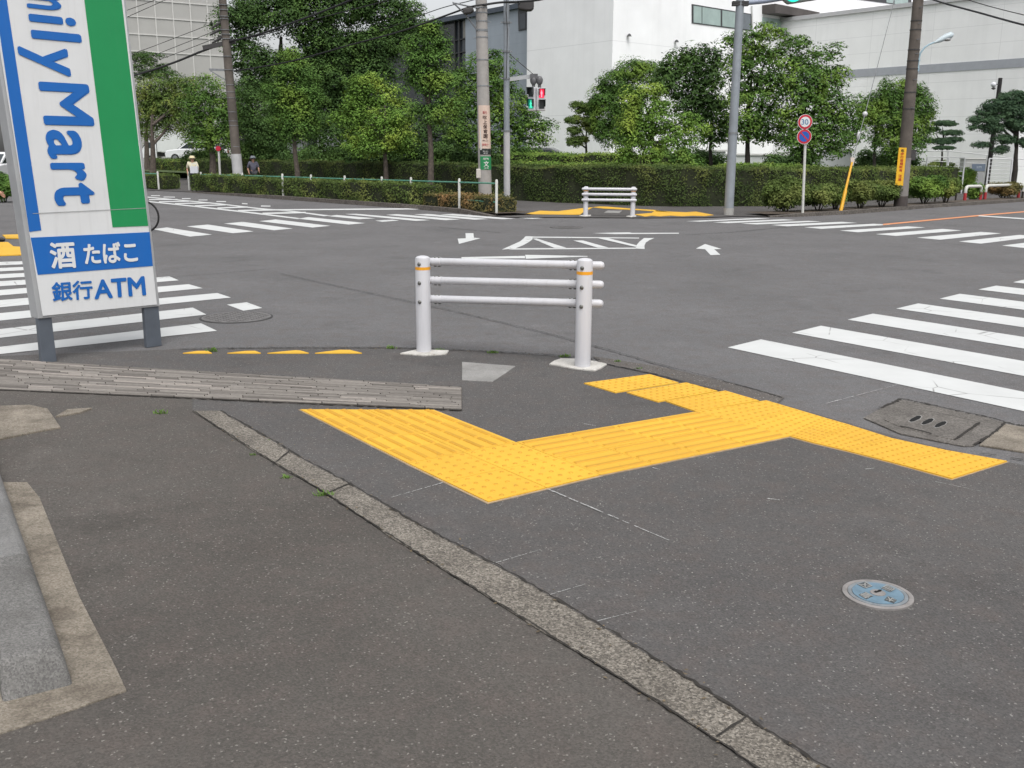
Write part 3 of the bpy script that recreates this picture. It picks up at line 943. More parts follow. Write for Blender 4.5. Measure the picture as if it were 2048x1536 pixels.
# drain cover by the right crossing
t = thing("storm_drain", "concrete gutter drain cover with three dark slots beside the right crossing", "drain cover", tuple(G(1880, 850).xy) + (0.004,))
d0 = lambda pts: [(1720 + x * .16016, 780 + y * .16016) for x, y in pts]
MB().prism(gxy(d0([(40, 360), (250, 245), (380, 190), (480, 135), (560, 140), (860, 200), (1230, 285), (1560, 350), (1810, 425), (1690, 545), (1420, 710), (1290, 715), (1000, 660), (500, 560)])), 0.0, 0.010).build("surround", M_DRAIN, t, bevel=.004)
MB().prism(gxy(d0([(290, 390), (540, 243), (1000, 320), (1490, 435), (1180, 650), (900, 590), (480, 480)])), 0.0, 0.0145).build("drain_lid", M_DRAIN, t, bevel=.004)
for cx, cy in ((685, 390), (838, 425), (1000, 460)):
    a, b = (cx - 55, cy + 22), (cx + 55, cy - 22)
    pts = []
    for c_, s0 in ((b, -1), (a, 1)):
        for k in range(7):
            th = math.pi * k / 6
            ex = math.sin(th) * 26 * (-s0)
            pts.append((c_[0] + ex + math.cos(th) * s0 * 22 * -1, c_[1] + math.cos(th) * s0 * 10 * -1 * -1))
    hull = [(cx - 75, cy + 28), (cx - 52, cy + 2), (cx + 22, cy - 36), (cx + 60, cy - 38), (cx + 78, cy - 26), (cx + 56, cy + 2), (cx - 20, cy + 34), (cx - 52, cy + 38)]
    MB().prism(gxy(d0([(cx + (x - cx) * 1.16, cy + (y - cy) * 1.16) for x, y in hull])), 0.004, 0.0158).build("slot_rim", M_CONC, t)
    MB().prism(gxy(d0(hull)), 0.004, 0.0170).build("slot", paint("painted hole black", (0.004, 0.004, 0.004), 1, 0), t)  # raised black plate; the darkness of the opening is painted, nothing is cut
mb = MB()
line_strip(mb, gxy(d0([(500, 480), (740, 535), (895, 578)])), .014, .0172, .5, 30)
line_strip(mb, gxy(d0([(1490, 435), (1180, 650)])), .014, .0172, .5, 30)
line_strip(mb, gxy(d0([(540, 243), (1000, 320), (1490, 435)])), .005, .0172, .5, 30)
line_strip(mb, gxy(d0([(250, 245), (380, 190), (520, 130), (860, 200), (1230, 285), (1560, 350), (1820, 425)])), .02, .0135, .8, 90, .004)
line_strip(mb, gxy(d0([(1815, 425), (1690, 545), (1420, 710)])), .016, .0138, .8, 60, .004)
mb.build("joint", M_GAP, t)
mb = MB().prism(gxy([(1958, 893), (2010, 851), (2048, 858), (2140, 880), (2140, 925), (2048, 907)]), 0.0, 0.0125)
solo(mb.build("gutter_slab", M_GUTTER, None, bevel=.003), "tan concrete gutter slab to the right of the slotted drain cover", "gutter slab")
mb = MB()
line_strip(mb, gxy(d0([(1820, 430), (1930, 460), (2060, 478), (2300, 530)])), .03, .0145, .8, 40, .004)
line_strip(mb, gxy(d0([(1500, 810), (1700, 830)])), .008, .0095, .6, 20)
line_strip(mb, gxy(d0([(1880, 865), (2060, 890)])), .012, .0095, .6, 20)
struct(mb.build("gutter_joint", M_GAP))

# blue water valve cover
c = G(1755, 1193)
rr = 0.5 * (G(1826, 1205) - G(1682, 1183)).length
t = thing("valve_cover", "round pale blue water meter cover with a grey rim in the near footway", "utility cover", (c.x, c.y, .004))
M_RIM = paint("worn iron rim", (0.21, 0.197, 0.19), 0.6, .2, 24)
MB().lathe((c.x, c.y, 0.0), [(rr, 0), (rr, .011), (rr * .97, .0125), (rr * .87, .0125), (rr * .85, .009)], 56).build("rim", M_RIM, t, True)
MB().lathe((c.x, c.y, 0.0), [(rr * .845, 0), (rr * .845, .0125), (rr * .80, .0135), (rr * .74, .0135), (rr * .725, .011)], 56).build("ring", paint("grey ring", (0.17, 0.187, 0.20), .55, .2, 24), t, True)
MB().lathe((c.x, c.y, 0.0), [(rr * .72, 0), (rr * .72, .0145)], 56).build("disc", paint("pale blue paint", (0.115, 0.185, 0.24), .6, .2, 18), t, True)
MB().lathe((c.x, c.y, 0.0), [(rr * .22, 0), (rr * .22, .0165), (rr * .17, .018)], 32).build("hub", M_RIM, t, True)
mb = MB()
hq = [(cx, cy) for cx, cy in ((1746, 1193), (1750, 1190.5), (1753, 1191), (1757, 1188.3), (1762.5, 1188.3), (1762, 1191.5), (1756, 1193.4), (1751, 1194.6))]
mb.prism(gxy(hq), .010, .0188)
mb.build("key_hole", paint("painted hole black", (0.004, 0.004, 0.004), 1, 0), t)  # black plate on the hub, painted as the dark of a hole
T6 = lambda pts: [(1600 + x * .14648, 1100 + y * .14648) for x, y in pts]
tx, pl = MB(), MB()
for ch, q in (("区", [(780, 520), (890, 480), (985, 545), (890, 575)]), ("画", [(1100, 570), (1180, 525), (1300, 585), (1225, 625)]), ("量", [(795, 660), (890, 625), (995, 680), (900, 725)]), ("水", [(1140, 735), (1195, 680), (1320, 735), (1275, 780)])):
    MB().prism(gxy(T6(q)), .012, .0155).build("character_panel", paint("dark inlay", (0.065, 0.075, 0.08), .7, .2, 30), t)
    cq = T6(q)
    put_text(tx, ch, [cq[0], cq[1], cq[2], cq[3]] if False else [cq[3], cq[0], cq[1], cq[2]], lambda x, y: tuple(G(x, y).xy) + (.0162,), 0.02)
tx.build("lettering", paint("pale cast letters", (0.27, 0.27, 0.26), .6, .1, 30), t)

# manholes in the road
def manhole(px, py, r, label):
    c = G(px, py)
    t = thing("manhole_cover", label, "manhole", (c.x, c.y, 0.0))
    mm = paint("worn manhole iron", (0.125, 0.12, 0.118), .6, .25, 14)
    MB().lathe((c.x, c.y, 0), [(r, 0), (r, .005), (r * .95, .006)], 48).build("rim", M_CRACK, t)
    MB().lathe((c.x, c.y, 0), [(r * .94, 0), (r * .94, .008), (r * .9, .009)], 48).build("lid", mm, t)
    k = MB()
    for i in range(-7, 8):
        for j in range(-7, 8):
            x, y = i * r * .115, j * r * .115
            if x * x + y * y < (r * .86) ** 2 and (i + j) % 2:
                k.box((c.x + x, c.y + y, .0105), (r * .085, r * .085, .005), .6)
    k.build("tread", mm, t)
manhole(473, 635, 0.5 * (G(545, 634) - G(400, 635)).length, "round iron manhole cover by the left crossing's small white square")
manhole(1133, 455, 0.36, "round manhole cover in the road before the far guardrail")
manhole(870, 0 + 500, 0.2, "small round road cover just above the near guardrail") if False else None

# concrete kerb blocks at lower left with their gutter slab
t_g = MB().prism(gxy([(55, 969), (80, 1000), (120, 1100), (160, 1200), (232, 1340), (254, 1388), (130, 1432), (0, 1475), (-120, 1515), (-170, 1400), (-60, 970)]), 0.0, 0.014)
solo(t_g.build("gutter_slab", M_GUTTER, None, bevel=.003), "tan stained concrete gutter slab around the grey kerb blocks at lower left", "gutter slab")
p_fr, p_fl, p_br = G(149, 1380), G(8, 1424), G(4, 965)
ax = Vector((p_br.x - p_fr.x, p_br.y - p_fr.y, 0))
Lk = ax.length
ax.normalize()
px_ = Vector((-ax.y, ax.x, 0))
if px_.x > 0:
    px_ = -px_
wk = (p_fl - p_fr).dot(px_)
MK = stone("grey precast kerb", [(0.085, 0.084, 0.082), (0.13, 0.128, 0.124), (0.175, 0.171, 0.166)], 210.0, .002, .4, (0.07, 0.066, 0.06))
MKD = stone("grey precast kerb, lighter", [(0.12, 0.12, 0.12), (0.155, 0.155, 0.153), (0.195, 0.193, 0.19)], 210.0, .002, .3, (0.08, 0.076, 0.07))
def kerb_block(s0, s1, label, mat, slope_front):
    hk = 0.115
    base = Vector((p_fr.x, p_fr.y, 0))
    def pt(s, w_, z):
        q = base + ax * s + px_ * w_
        return (q.x, q.y, z)
    n = 0.085 if slope_front else 0.0
    prof = [(0, 0.0), (0.012, hk * .75), (0.022, hk * .94), (0.04, hk), (wk - .02, hk), (wk - .005, hk * .9), (wk, 0.0)]
    mb = MB()
    k = len(prof)
    v = [pt(s0 + (n * z / hk), a, z) for a, z in prof] + [pt(s1, a, z) for a, z in prof]
    mb.add(v, [tuple(range(k)), tuple(range(k, 2 * k))[::-1]] + [(i, k + i, k + i + 1, i + 1) for i in range(k - 1)])
    o = mb.build("kerb_block", mat, None, bevel=.012, seg=3)
    return solo(o, label, "kerb block", "grey kerb blocks at the lot's edge")
sj = (G(73, 1157) - p_fr).dot(ax)
kerb_block(0.0, sj - .003, "nearest grey concrete kerb block with a scratched sloping front end", MK, True)
kerb_block(sj + .003, Lk + 1.6, "grey concrete kerb block behind the nearest one, cut off by the frame's left side", MKD, False)
mb = MB()
mb.prism(gxy([(-200, 825), (60, 815), (96, 823), (122, 860), (60, 871), (0, 884), (-200, 930)]), 0.0, 0.02)
solo(mb.build("concrete_slab", M_GUTTER, None, bevel=.004), "broken flat tan concrete slab lying on the lot below the shop sign", "concrete slab")
mb = MB().prism(gxy([(112, 838), (135, 824), (185, 821), (160, 830)]), 0.0, 0.02)
solo(mb.build("concrete_slab", M_GUTTER, None, bevel=.004), "thin tan concrete strip beside the broken flat slab", "concrete slab")

# ================================================================== SHOP SIGN
uS = ray(2800, 318)
PS = G(97, 727)
SP = vplane(PS, (uS.x, uS.y))
M_SW = scuffed("sign white acrylic", (0.66, 0.67, 0.675), .35, .15, .08)
M_SB = scuffed("sign blue", (0.010, 0.125, 0.44), .38, .1, .05, (0.16, 0.2, 0.3))
M_SG = scuffed("sign green", (0.012, 0.255, 0.082), .38, .1, .05, (0.12, 0.2, 0.14))
M_SF = paint("sign aluminium frame", (0.40, 0.41, 0.42), .4, .08, 5, .3)
M_LEG = paint("dark grey steel", (0.085, 0.098, 0.118), .5, .15, 4)
def ext_up(a, b, ytop):
    """follow the line a-b up to photo row ytop"""
    t = (ytop - a[1]) / (b[1] - a[1])
    return (a[0] + (b[0] - a[0]) * t, ytop)
YT = -260
BLf, BRf = (76.4, 638), (320, 612.5)
TLf = ext_up(BLf, (14, 240), YT)
TRf = ext_up(BRf, (251.6, 0), YT + 20)
sb = thing("shop_sign", "tall shop sign on two legs with blue and green stripes on white and Japanese lettering", "shop sign", (PS.x, PS.y, 0.0))
thick = 0.13
back = -SP.n
body = MB().slab([SP(*BLf), SP(*BRf), SP(*TRf), SP(*TLf)], back * thick)
body.build("cabinet", M_SF, sb, bevel=.006)
inner = [(84.5, 631.5), (313.0, 608.6), ext_up((313.0, 608.6), (246.5, 0), YT + 40), ext_up((84.5, 631.5), (21.5, 240), YT + 20)]
MB().slab([SP(x, y, .004) for x, y in inner], SP.n * .004).build("panel", M_SW, sb)
def panel(name, pts, mat, off):
    MB().slab([SP(x, y, off) for x, y in pts], SP.n * .0025).build(name, mat, sb)
panel("blue_stripe", [ext_up((57, 463), (8 - 5, 100), YT + 60), ext_up((81.5, 460.5), (12.3, 0), YT + 60), (81.5, 460.5), (57.5, 463.5)], M_SB, .0085)
panel("green_stripe", [ext_up((224, 454), (167.4, 0), YT + 60), ext_up((295.6, 451.5), (242, 0), YT + 60), (295.2, 451.5), (224, 454.5)], M_SG, .0085)
panel("blue_panel", [(60.2, 475.2), (297.8, 464), (304.4, 531.7), (74.4, 549.4)], M_SB, .0085)
MB().slab([SP(x, y, .0115) for x, y in ((64, 426.4), (291.5, 415.4), (291.6, 416.4), (64.3, 427.6))], SP.n * .001).build("panel_seam", paint("seam", (.3, .31, .31), .6, .1), sb)
lt = MB()
base_x = lambda y: 63 + (y - 61) * .146            # foot of the letters
hgt = 104.0
def letter(ch, y0, y1, gx0=0, gx1=1):
    v, f = glyphs(ch)
    BO = 0.026
    xs = [a[0] for a in v]
    x0, x1 = min(xs) - BO, max(xs) + BO
    CAP = 0.727 + BO
    for q, (dx, dy) in enumerate(bold_shifts(BO)):
        out = []
        for x, y in v:
            s = (x + dx - x0) / (x1 - x0)
            yy = y0 + (y1 - y0) * s
            h = (y + dy) / CAP * hgt
            bx = base_x(yy) + h * .997
            slope = (318 - yy) / (2800 - bx)
            out.append(SP(bx, yy + h * slope, .0105 + q * .0004))
        lt.add(out, f)
letter("m", -30, 16)
letter("i", 26.5, 44.5)
letter("l", 59.5, 77.5)
letter("y", 92, 150)
letter("M", 163, 250)
letter("a", 259, 318)
letter("r", 325.5, 363)
letter("t", 366, 412)
letter("i", 26.5, 44.5) if False else None
letter("a", -98, -40)
letter("F", -158, -108)
put_text(lt, "銀行", [(101, 564.5), (183, 559), (185, 597), (104.5, 604)], lambda x, y: SP(x, y, .0105), 0.024)
put_text(lt, "ATM", [(186, 560), (287.5, 551.5), (291.5, 590), (188, 598.5)], lambda x, y: SP(x, y, .0105), 0.03)
lt.build("lettering", M_SB, sb)
lw = MB()
put_text(lw, "酒", [(96, 485), (146.5, 482), (153, 535.5), (101, 538)], lambda x, y: SP(x, y, .0125), 0.03)
put_text(lw, "たばこ", [(164, 487), (271.5, 481.5), (275, 523.5), (168, 529)], lambda x, y: SP(x, y, .0125), 0.03)
lw.build("lettering", paint("sign white letters", (0.66, 0.67, 0.67), .35, .03), sb)
dz = Vector((0, 0, 1))
for (x0t, x1t, yt, x0b, x1b, yb, gy) in ((76.5, 105, 634, 84, 114, 709, 727), (289.5, 319, 612, 297, 327, 709, 709)):
    k = (gy - yt) / (yb - yt)
    q = [SP(x0t, yt, -.012), SP(x1t, yt, -.012), SP(x1t + (x1b - x1t) * k, gy, -.012), SP(x0t + (x0b - x0t) * k, gy, -.012)]
    q[2].z = q[3].z = 0.0
    MB().slab(q, back * .05).build("leg", M_LEG, sb, bevel=.006)

# ================================================================== PLANTS
def leaf_faces(C, N, L, Wd, jit=0.6, fold=0.0):
    n = len(C)
    N = N + RNG.normal(0, jit, (n, 3))
    N /= np.linalg.norm(N, axis=1, keepdims=True) + 1e-9
    A = RNG.normal(0, 1, (n, 3))
    T_ = np.cross(N, A)
    T_ /= np.linalg.norm(T_, axis=1, keepdims=True) + 1e-9
    B2 = np.cross(N, T_)
    l = (L * RNG.uniform(.65, 1.25, (n, 1))) / 2
    w_ = (Wd * RNG.uniform(.65, 1.25, (n, 1))) / 2
    V = np.empty((n, 4, 3))
    V[:, 0] = C - T_ * l
    V[:, 1] = C + B2 * w_ - T_ * l * .1
    V[:, 2] = C + T_ * l
    V[:, 3] = C - B2 * w_ - T_ * l * .1
    return V.reshape(-1, 3)
def dirs(n, zb=0.0):
    d = RNG.normal(0, 1, (n, 3))
    d[:, 2] += zb
    return d / np.linalg.norm(d, axis=1, keepdims=True)
def crown_pts(blobs, clump, per, dens, flat=0.75, inner=0.55, droop=0.0):
    """leaf clumps spread through a set of ellipsoids; each clump is a small cap of leaves"""
    C, N = [], []
    for c, r in blobs:
        c, r = np.array(c), np.array(r)
        area = 4 * math.pi * ((r[0] * r[1]) ** 1.6 / 3 + (r[0] * r[2]) ** 1.6 / 3 + (r[1] * r[2]) ** 1.6 / 3) ** (1 / 1.6)
        k = max(6, int(1.9 * dens * area / (clump * clump)))
        d = dirs(k, 0.25)
        rf = RNG.uniform(inner, 1.0, (k, 1)) ** 0.75 * RNG.uniform(.85, 1.12, (k, 1))
        cc = c + d * r * rf
        cs = clump * RNG.uniform(.55, 1.6, (k, 1))
        dd = dirs(k * per, 0.55).reshape(k, per, 3)
        sp = RNG.uniform(.45, 1.0, (k, per, 1)) ** .5
        P = cc[:, None, :] + dd * sp * cs[:, None, :] * np.array([1, 1, flat])
        if droop:
            hd = np.linalg.norm(dd[:, :, :2], axis=2, keepdims=True)
            P[:, :, 2:3] -= droop * hd * cs[:, None, :]
        out = d[:, None, :] * .45 + dd * .8 + np.array([0, 0, .7])
        C.append(P.reshape(-1, 3))
        N.append(out.reshape(-1, 3))
    return np.concatenate(C), np.concatenate(N)
def trunk_mesh(mb, base, top, r0, limbs, r1=None, wob=0.04):
    base, top = Vector(base), Vector(top)
    n = 7
    pts, rs = [], []
    for i in range(n):
        t = i / (n - 1)
        p = base.lerp(top, t) + Vector((random.uniform(-wob, wob), random.uniform(-wob, wob), 0)) * (1 if 0 < i < n - 1 else 0)
        pts.append(p)
        rs.append(r0 * (1.25 if i == 0 else 1) * (1 - t) + (r1 or r0 * .16) * t)
    mb.tube(pts, rs, 9)
    for (t, e, r) in limbs:
        a = base.lerp(top, t)
        e = a.lerp(Vector(e), .62) + Vector((0, .25, .1))
        md = a.lerp(e, .5) + Vector((0, 0, -.12 * (e - a).length * .4))
        mb.tube([a, md, e], [r, r * .75, r * .35], 7)
def tree(name, label, cat, base, trunk_top, r0, blobs_px, Y, kind, leaf=0.13, clump=0.34, per=34, dens=0.5, bark=None, group=None, depth=0.75, flat=0.7, inner=.5, aspect=.55, nl=4, jit=.36, droop=0.0, maxr=0.9):
    """BASE, TRUNK_TOP points; blobs_px: (px, py, rx_px, ry_px, dY) in the photo at distance Y"""
    t = thing(name, label, cat, tuple(base), group)
    per = int(per * 2.3)
    leaf *= .74
    blobs = []
    for b in blobs_px:
        px, py, rx, ry = b[:4]
        dy = b[4] if len(b) > 4 else 0
        y = Y + dy
        c = at(px, py, y)
        k = y / F_PX
        blobs.append((tuple(c), (rx * k, min(rx, ry * 1.3) * k * depth, ry * k)))
    mb = MB()
    lim = []
    for i in range(min(nl, len(blobs))):
        c, r = blobs[(i * max(1, len(blobs) // nl)) % len(blobs)]
        lim.append((random.uniform(.55, .95), c, r0 * .45))
    trunk_mesh(mb, base, trunk_top, r0, lim)
    mb.build("trunk", bark or M_BARK, t, True)
    C, N = crown_pts(blobs, clump, per, dens, flat, inner, droop)
    raw_mesh("crown", leaf_faces(C, N, leaf, leaf * aspect, jit), 4, FOL[kind], t)
    return t
gz = lambda px, Y, z=0.0: Vector((at(px, 310, Y).x, Y, z))
def base_top(px, py_top, Y, px_top=None):
    return gz(px, Y), at(px_top or px, py_top, Y)

GT = "trees behind the clipped hedges"
# far left
b, tp = base_top(292, 190, 64)
tree("conifer_tree", "dark layered tree beside the shop sign below the netted building", "tree", b, tp, .2, [(278, 118, 32, 12), (300, 135, 40, 12), (330, 152, 36, 11), (285, 150, 30, 12), (300, 112, 26, 9), (350, 165, 22, 10)], 64, 'dark', .15, .35, 22, .55, group=GT, flat=.35)
b, tp = base_top(304, 230, 53)
tree("broadleaf_tree", "olive green tree beside the shop sign over the parked truck", "tree", b, tp, .2, [(300, 190, 38, 34), (335, 215, 36, 30), (310, 236, 40, 24), (284, 258, 26, 24), (345, 240, 34, 20), (355, 185, 26, 22), (380, 180, 28, 20), (330, 190, 30, 26), (295, 215, 30, 26), (365, 215, 30, 24), (370, 250, 30, 22), (320, 262, 20, 12), (395, 275, 26, 20)], 54, 'olive', .16, .4, 22, .5, group=GT)
b, tp = base_top(421, 200, 47)
tree("broadleaf_tree", "round dark green tree left of the tall dark utility pole", "tree", b, tp, .19, [(412, 180, 38, 28), (405, 215, 42, 30), (430, 245, 40, 32), (395, 250, 34, 28), (440, 280, 34, 24), (410, 285, 40, 20), (445, 215, 26, 26)], 47, 'mid', .14, .36, 24, .5, group=GT)
b, tp = base_top(560, 90, 56)
tree("large_tree", "biggest dark tree of all, rising out of the frame behind the left hedge", "tree", b, tp, .45,
     [(480, 60, 50, 50), (500, 30, 45, 36), (560, 30, 56, 40), (620, 22, 60, 44), (690, 20, 60, 46), (760, 24, 55, 44), (812, 40, 40, 34), (630, 72, 54, 34), (690, 92, 60, 36), (750, 90, 46, 36), (790, 78, 42, 36), (500, 130, 44, 40), (560, 150, 46, 40), (620, 140, 54, 42), (690, 150, 60, 44), (750, 150, 46, 40),
      (500, 190, 44, 40), (560, 205, 46, 40), (640, 195, 60, 42), (700, 205, 50, 40), (480, 240, 40, 36), (540, 260, 48, 36), (620, 250, 50, 40), (690, 260, 50, 40), (590, -30, 70, 40), (700, -34, 70, 40)], 56, 'dark', .2, .5, 30, .62, M_BARKD, group=GT, inner=.3, nl=9)
b, tp = base_top(500, 250, 50)
tree("broadleaf_tree", "dark green tree just right of the tall dark utility pole", "tree", b, tp, .14, [(505, 215, 40, 40), (520, 260, 46, 34), (480, 270, 30, 34), (545, 285, 34, 24), (500, 300, 30, 14)], 49, 'dark', .14, .36, 22, .5, M_BARKD, group=GT)
b, tp = base_top(592, 140, 40, 583)
tree("street_tree", "glossy street tree with a pale trunk above the middle of the low hedge", "tree", b, tp, .12, [(583, 112, 13, 20), (588, 140, 32, 20), (570, 150, 24, 14), (604, 152, 24, 16), (556, 185, 36, 20), (596, 188, 40, 20), (620, 200, 26, 18), (575, 215, 38, 18), (606, 232, 38, 20), (580, 250, 36, 20), (615, 255, 24, 16), (560, 235, 24, 16), (590, 272, 34, 12)], 40, 'mid', .13, .27, 22, .55, group=GT, nl=6)
b, tp = base_top(770, 210, 39)
tree("maple_tree", "bright yellow green maple left of the tall street tree", "tree", b, tp, .12, [(728, 172, 26, 20), (745, 165, 24, 18), (712, 195, 26, 20), (775, 190, 34, 22), (745, 215, 44, 22), (705, 225, 34, 18), (685, 240, 28, 13), (800, 225, 34, 24), (750, 250, 48, 22), (720, 270, 34, 18), (790, 262, 40, 26), (765, 278, 46, 22, -1.2), (735, 298, 40, 16, -1.1), (770, 240, 40, 20, -1.0), (740, 292, 38, 20), (800, 295, 34, 20), (700, 290, 22, 14)], 40, 'light', .13, .32, 24, .55, group=GT, nl=7, flat=.5)
b, tp = base_top(860, 90, 34.5, 858)
tree("street_tree", "tallest slim street tree with a bare pinkish trunk left of the concrete pole", "tree", b, tp, .12, [(855, 70, 22, 20), (862, 55, 16, 14), (845, 95, 34, 20), (872, 90, 26, 22), (830, 120, 26, 18), (858, 125, 42, 22), (880, 110, 20, 18), (850, 155, 44, 22), (885, 165, 34, 18), (830, 165, 24, 16), (862, 185, 36, 16), (870, 225, 32, 16), (900, 215, 30, 18), (845, 222, 26, 14), (880, 240, 40, 14)], 34.5, 'mid', .12, .26, 22, .55, group=GT, nl=6)
b, tp = base_top(1006, 200, 38.5)
tree("broadleaf_tree", "spreading green tree behind the concrete pole and the signal pole", "tree", b, tp, .12, [(960, 140, 34, 28), (990, 125, 30, 22), (925, 165, 34, 26), (1000, 160, 36, 26), (965, 190, 46, 26), (1020, 200, 36, 26), (930, 215, 36, 24), (1040, 235, 38, 22), (985, 235, 48, 24), (1070, 252, 36, 16), (930, 255, 38, 26), (1010, 268, 44, 22), (1060, 280, 40, 18), (960, 285, 44, 18), (915, 285, 30, 18), (1090, 258, 18, 8)], 38.5, 'mid', .13, .32, 24, .55, group=GT, nl=8, flat=.5)
b, tp = base_top(842, 240, 43)
tree("broadleaf_tree", "dark tree in the gap behind the tall street tree's trunk", "tree", b, tp, .12, [(830, 265, 34, 26), (870, 275, 34, 26), (800, 285, 30, 20), (900, 290, 26, 18), (650, 290, 40, 20), (640, 262, 30, 24)], 43, 'dark', .14, .36, 22, .5, M_BARKD, group=GT)
# right of the signal pole
b, tp = base_top(1173, 235, 44)
tree("pruned_tree", "small dark cloud pruned tree against the white wall", "tree", b, tp, .09, [(1160, 215, 18, 10), (1180, 222, 18, 10), (1150, 240, 16, 9), (1178, 245, 20, 10), (1150, 262, 14, 8), (1182, 262, 16, 8), (1150, 285, 16, 9), (1163, 280, 12, 8), (1190, 210, 14, 12)], 44, 'olive', .11, .16, 22, .8, M_BARKD, group=GT, flat=.5)
b, tp = base_top(1260, 200, 43)
tree("broadleaf_tree", "broad domed tree right of the small pruned tree", "tree", b, tp, .16, [(1268, 145, 38, 22), (1235, 165, 38, 24), (1300, 150, 40, 24), (1210, 195, 28, 26), (1250, 200, 44, 28), (1215, 235, 30, 28), (1250, 245, 36, 28), (1225, 275, 30, 20), (1195, 215, 14, 20), (1200, 260, 16, 20), (1265, 280, 34, 16)], 43, 'mid', .12, .26, 24, .62, group=GT, nl=6)
b, tp = base_top(1306, 230, 33.5)
tree("maple_tree", "fresh green layered tree behind the hedge's bulging corner", "tree", b, tp, .13, [(1280, 190, 34, 16), (1308, 184, 22, 14), (1262, 205, 22, 12), (1320, 215, 28, 16), (1285, 222, 36, 16), (1262, 245, 36, 16), (1320, 245, 36, 18), (1290, 262, 34, 16), (1255, 268, 24, 16), (1375, 242, 30, 10), (1400, 262, 24, 10), (1360, 262, 34, 14), (1340, 285, 34, 16), (1270, 295, 34, 18), (1380, 285, 22, 10), (1255, 315, 22, 14), (1300, 310, 20, 16)], 33.5, 'light', .115, .25, 24, .6, M_BARKD, group=GT, nl=8, flat=.55)
b, tp = base_top(1424, 200, 39)
tree("palm_like_tree", "dark tree with long drooping leaves left of the grey signal pole", "tree", b, tp, .11, [(1360, 115, 34, 16), (1400, 108, 34, 16), (1430, 120, 20, 18), (1340, 140, 26, 18), (1385, 140, 36, 20), (1425, 150, 22, 20), (1350, 170, 26, 20), (1400, 175, 34, 22), (1375, 205, 32, 22), (1420, 205, 22, 22), (1395, 235, 28, 18), (1440, 225, 20, 24), (1430, 262, 26, 20), (1460, 250, 20, 26)], 39, 'dark', .34, .34, 14, .62, M_BARKD, group=GT, aspect=.24, nl=6, droop=.55)
tb = [(1500, 85, 40, 20), (1530, 62, 24, 14), (1555, 72, 20, 12), (1465, 85, 18, 12), (1585, 92, 34, 18), (1620, 105, 20, 10), (1512, 112, 48, 20), (1560, 122, 50, 20), (1610, 135, 34, 14), (1480, 130, 30, 18), (1500, 160, 46, 22), (1555, 165, 46, 22), (1478, 200, 30, 20), (1520, 200, 44, 22), (1490, 240, 40, 22), (1545, 235, 44, 22), (1500, 272, 40, 16), (1550, 272, 40, 18)]
b, tp = base_top(1500, 180, 37)
tree("broadleaf_tree", "tall green tree directly right of the grey signal pole", "tree", b, tp, .14, tb, 37, 'mid', .15, .32, 22, .55, M_BARKD, group=GT, nl=8, flat=.5)
b, tp = base_top(1610, 190, 36)
tree("broadleaf_tree", "wide green tree behind the round speed limit sign", "tree", b, tp, .15, [(1672, 108, 12, 14), (1640, 120, 20, 9), (1620, 150, 40, 18), (1665, 148, 24, 16), (1600, 175, 46, 22), (1655, 180, 40, 22), (1610, 210, 50, 22), (1670, 215, 36, 22), (1590, 240, 46, 22), (1645, 245, 46, 24), (1690, 245, 28, 20), (1605, 272, 44, 20), (1660, 280, 46, 20), (1700, 270, 20, 18), (1630, 300, 40, 16), (1580, 290, 30, 14), (1675, 305, 26, 10)], 36, 'mid', .15, .32, 22, .55, M_BARKD, group=GT, nl=8, flat=.5)
b, tp = base_top(1752, 240, 42)
tree("weeping_tree", "weeping tree with hanging branches behind the right utility pole", "tree", b, tp, .1, [(1790, 172, 40, 16), (1825, 178, 34, 16), (1765, 190, 30, 18), (1750, 215, 28, 26), (1800, 200, 44, 26), (1845, 205, 24, 22), (1780, 235, 40, 28), (1850, 235, 18, 26), (1820, 240, 36, 30), (1770, 270, 32, 22), (1815, 280, 30, 22), (1852, 262, 14, 16), (1790, 300, 26, 16), (1842, 290, 8, 16), (1722, 205, 20, 18), (1730, 235, 20, 22)], 42, 'mid', .2, .28, 18, .62, M_BARKD, group=GT, aspect=.3, nl=6, droop=.7)
b, tp = base_top(1888, 262, 50)
tree("cloud_pruned_pine", "small pine clipped into flat pads right of the weeping tree", "pine", b, tp, .09, [(1890, 247, 26, 5), (1868, 259, 12, 3.5), (1902, 266, 24, 4.5), (1882, 283, 30, 5), (1910, 279, 16, 4), (1888, 296, 24, 3)], 50, 'pine', .09, .1, 22, .9, M_BARKD, flat=.6)
b, tp = base_top(2036, 240, 42)
tree("pine_tree", "spreading garden pine behind the gate pillars at far right", "pine", b, tp, .15, [(2030, 195, 30, 12), (2060, 200, 30, 14), (2000, 212, 34, 12), (1975, 222, 22, 9), (2035, 222, 40, 14), (1960, 240, 22, 8), (2000, 240, 32, 12), (2045, 250, 34, 14), (1985, 258, 26, 9), (1952, 256, 14, 6), (2010, 280, 26, 8), (2060, 285, 26, 12), (1965, 290, 18, 5), (2000, 300, 20, 6), (2080, 230, 30, 24)], 42, 'pine', .11, .17, 24, .7, M_BARKD, flat=.5, nl=8)

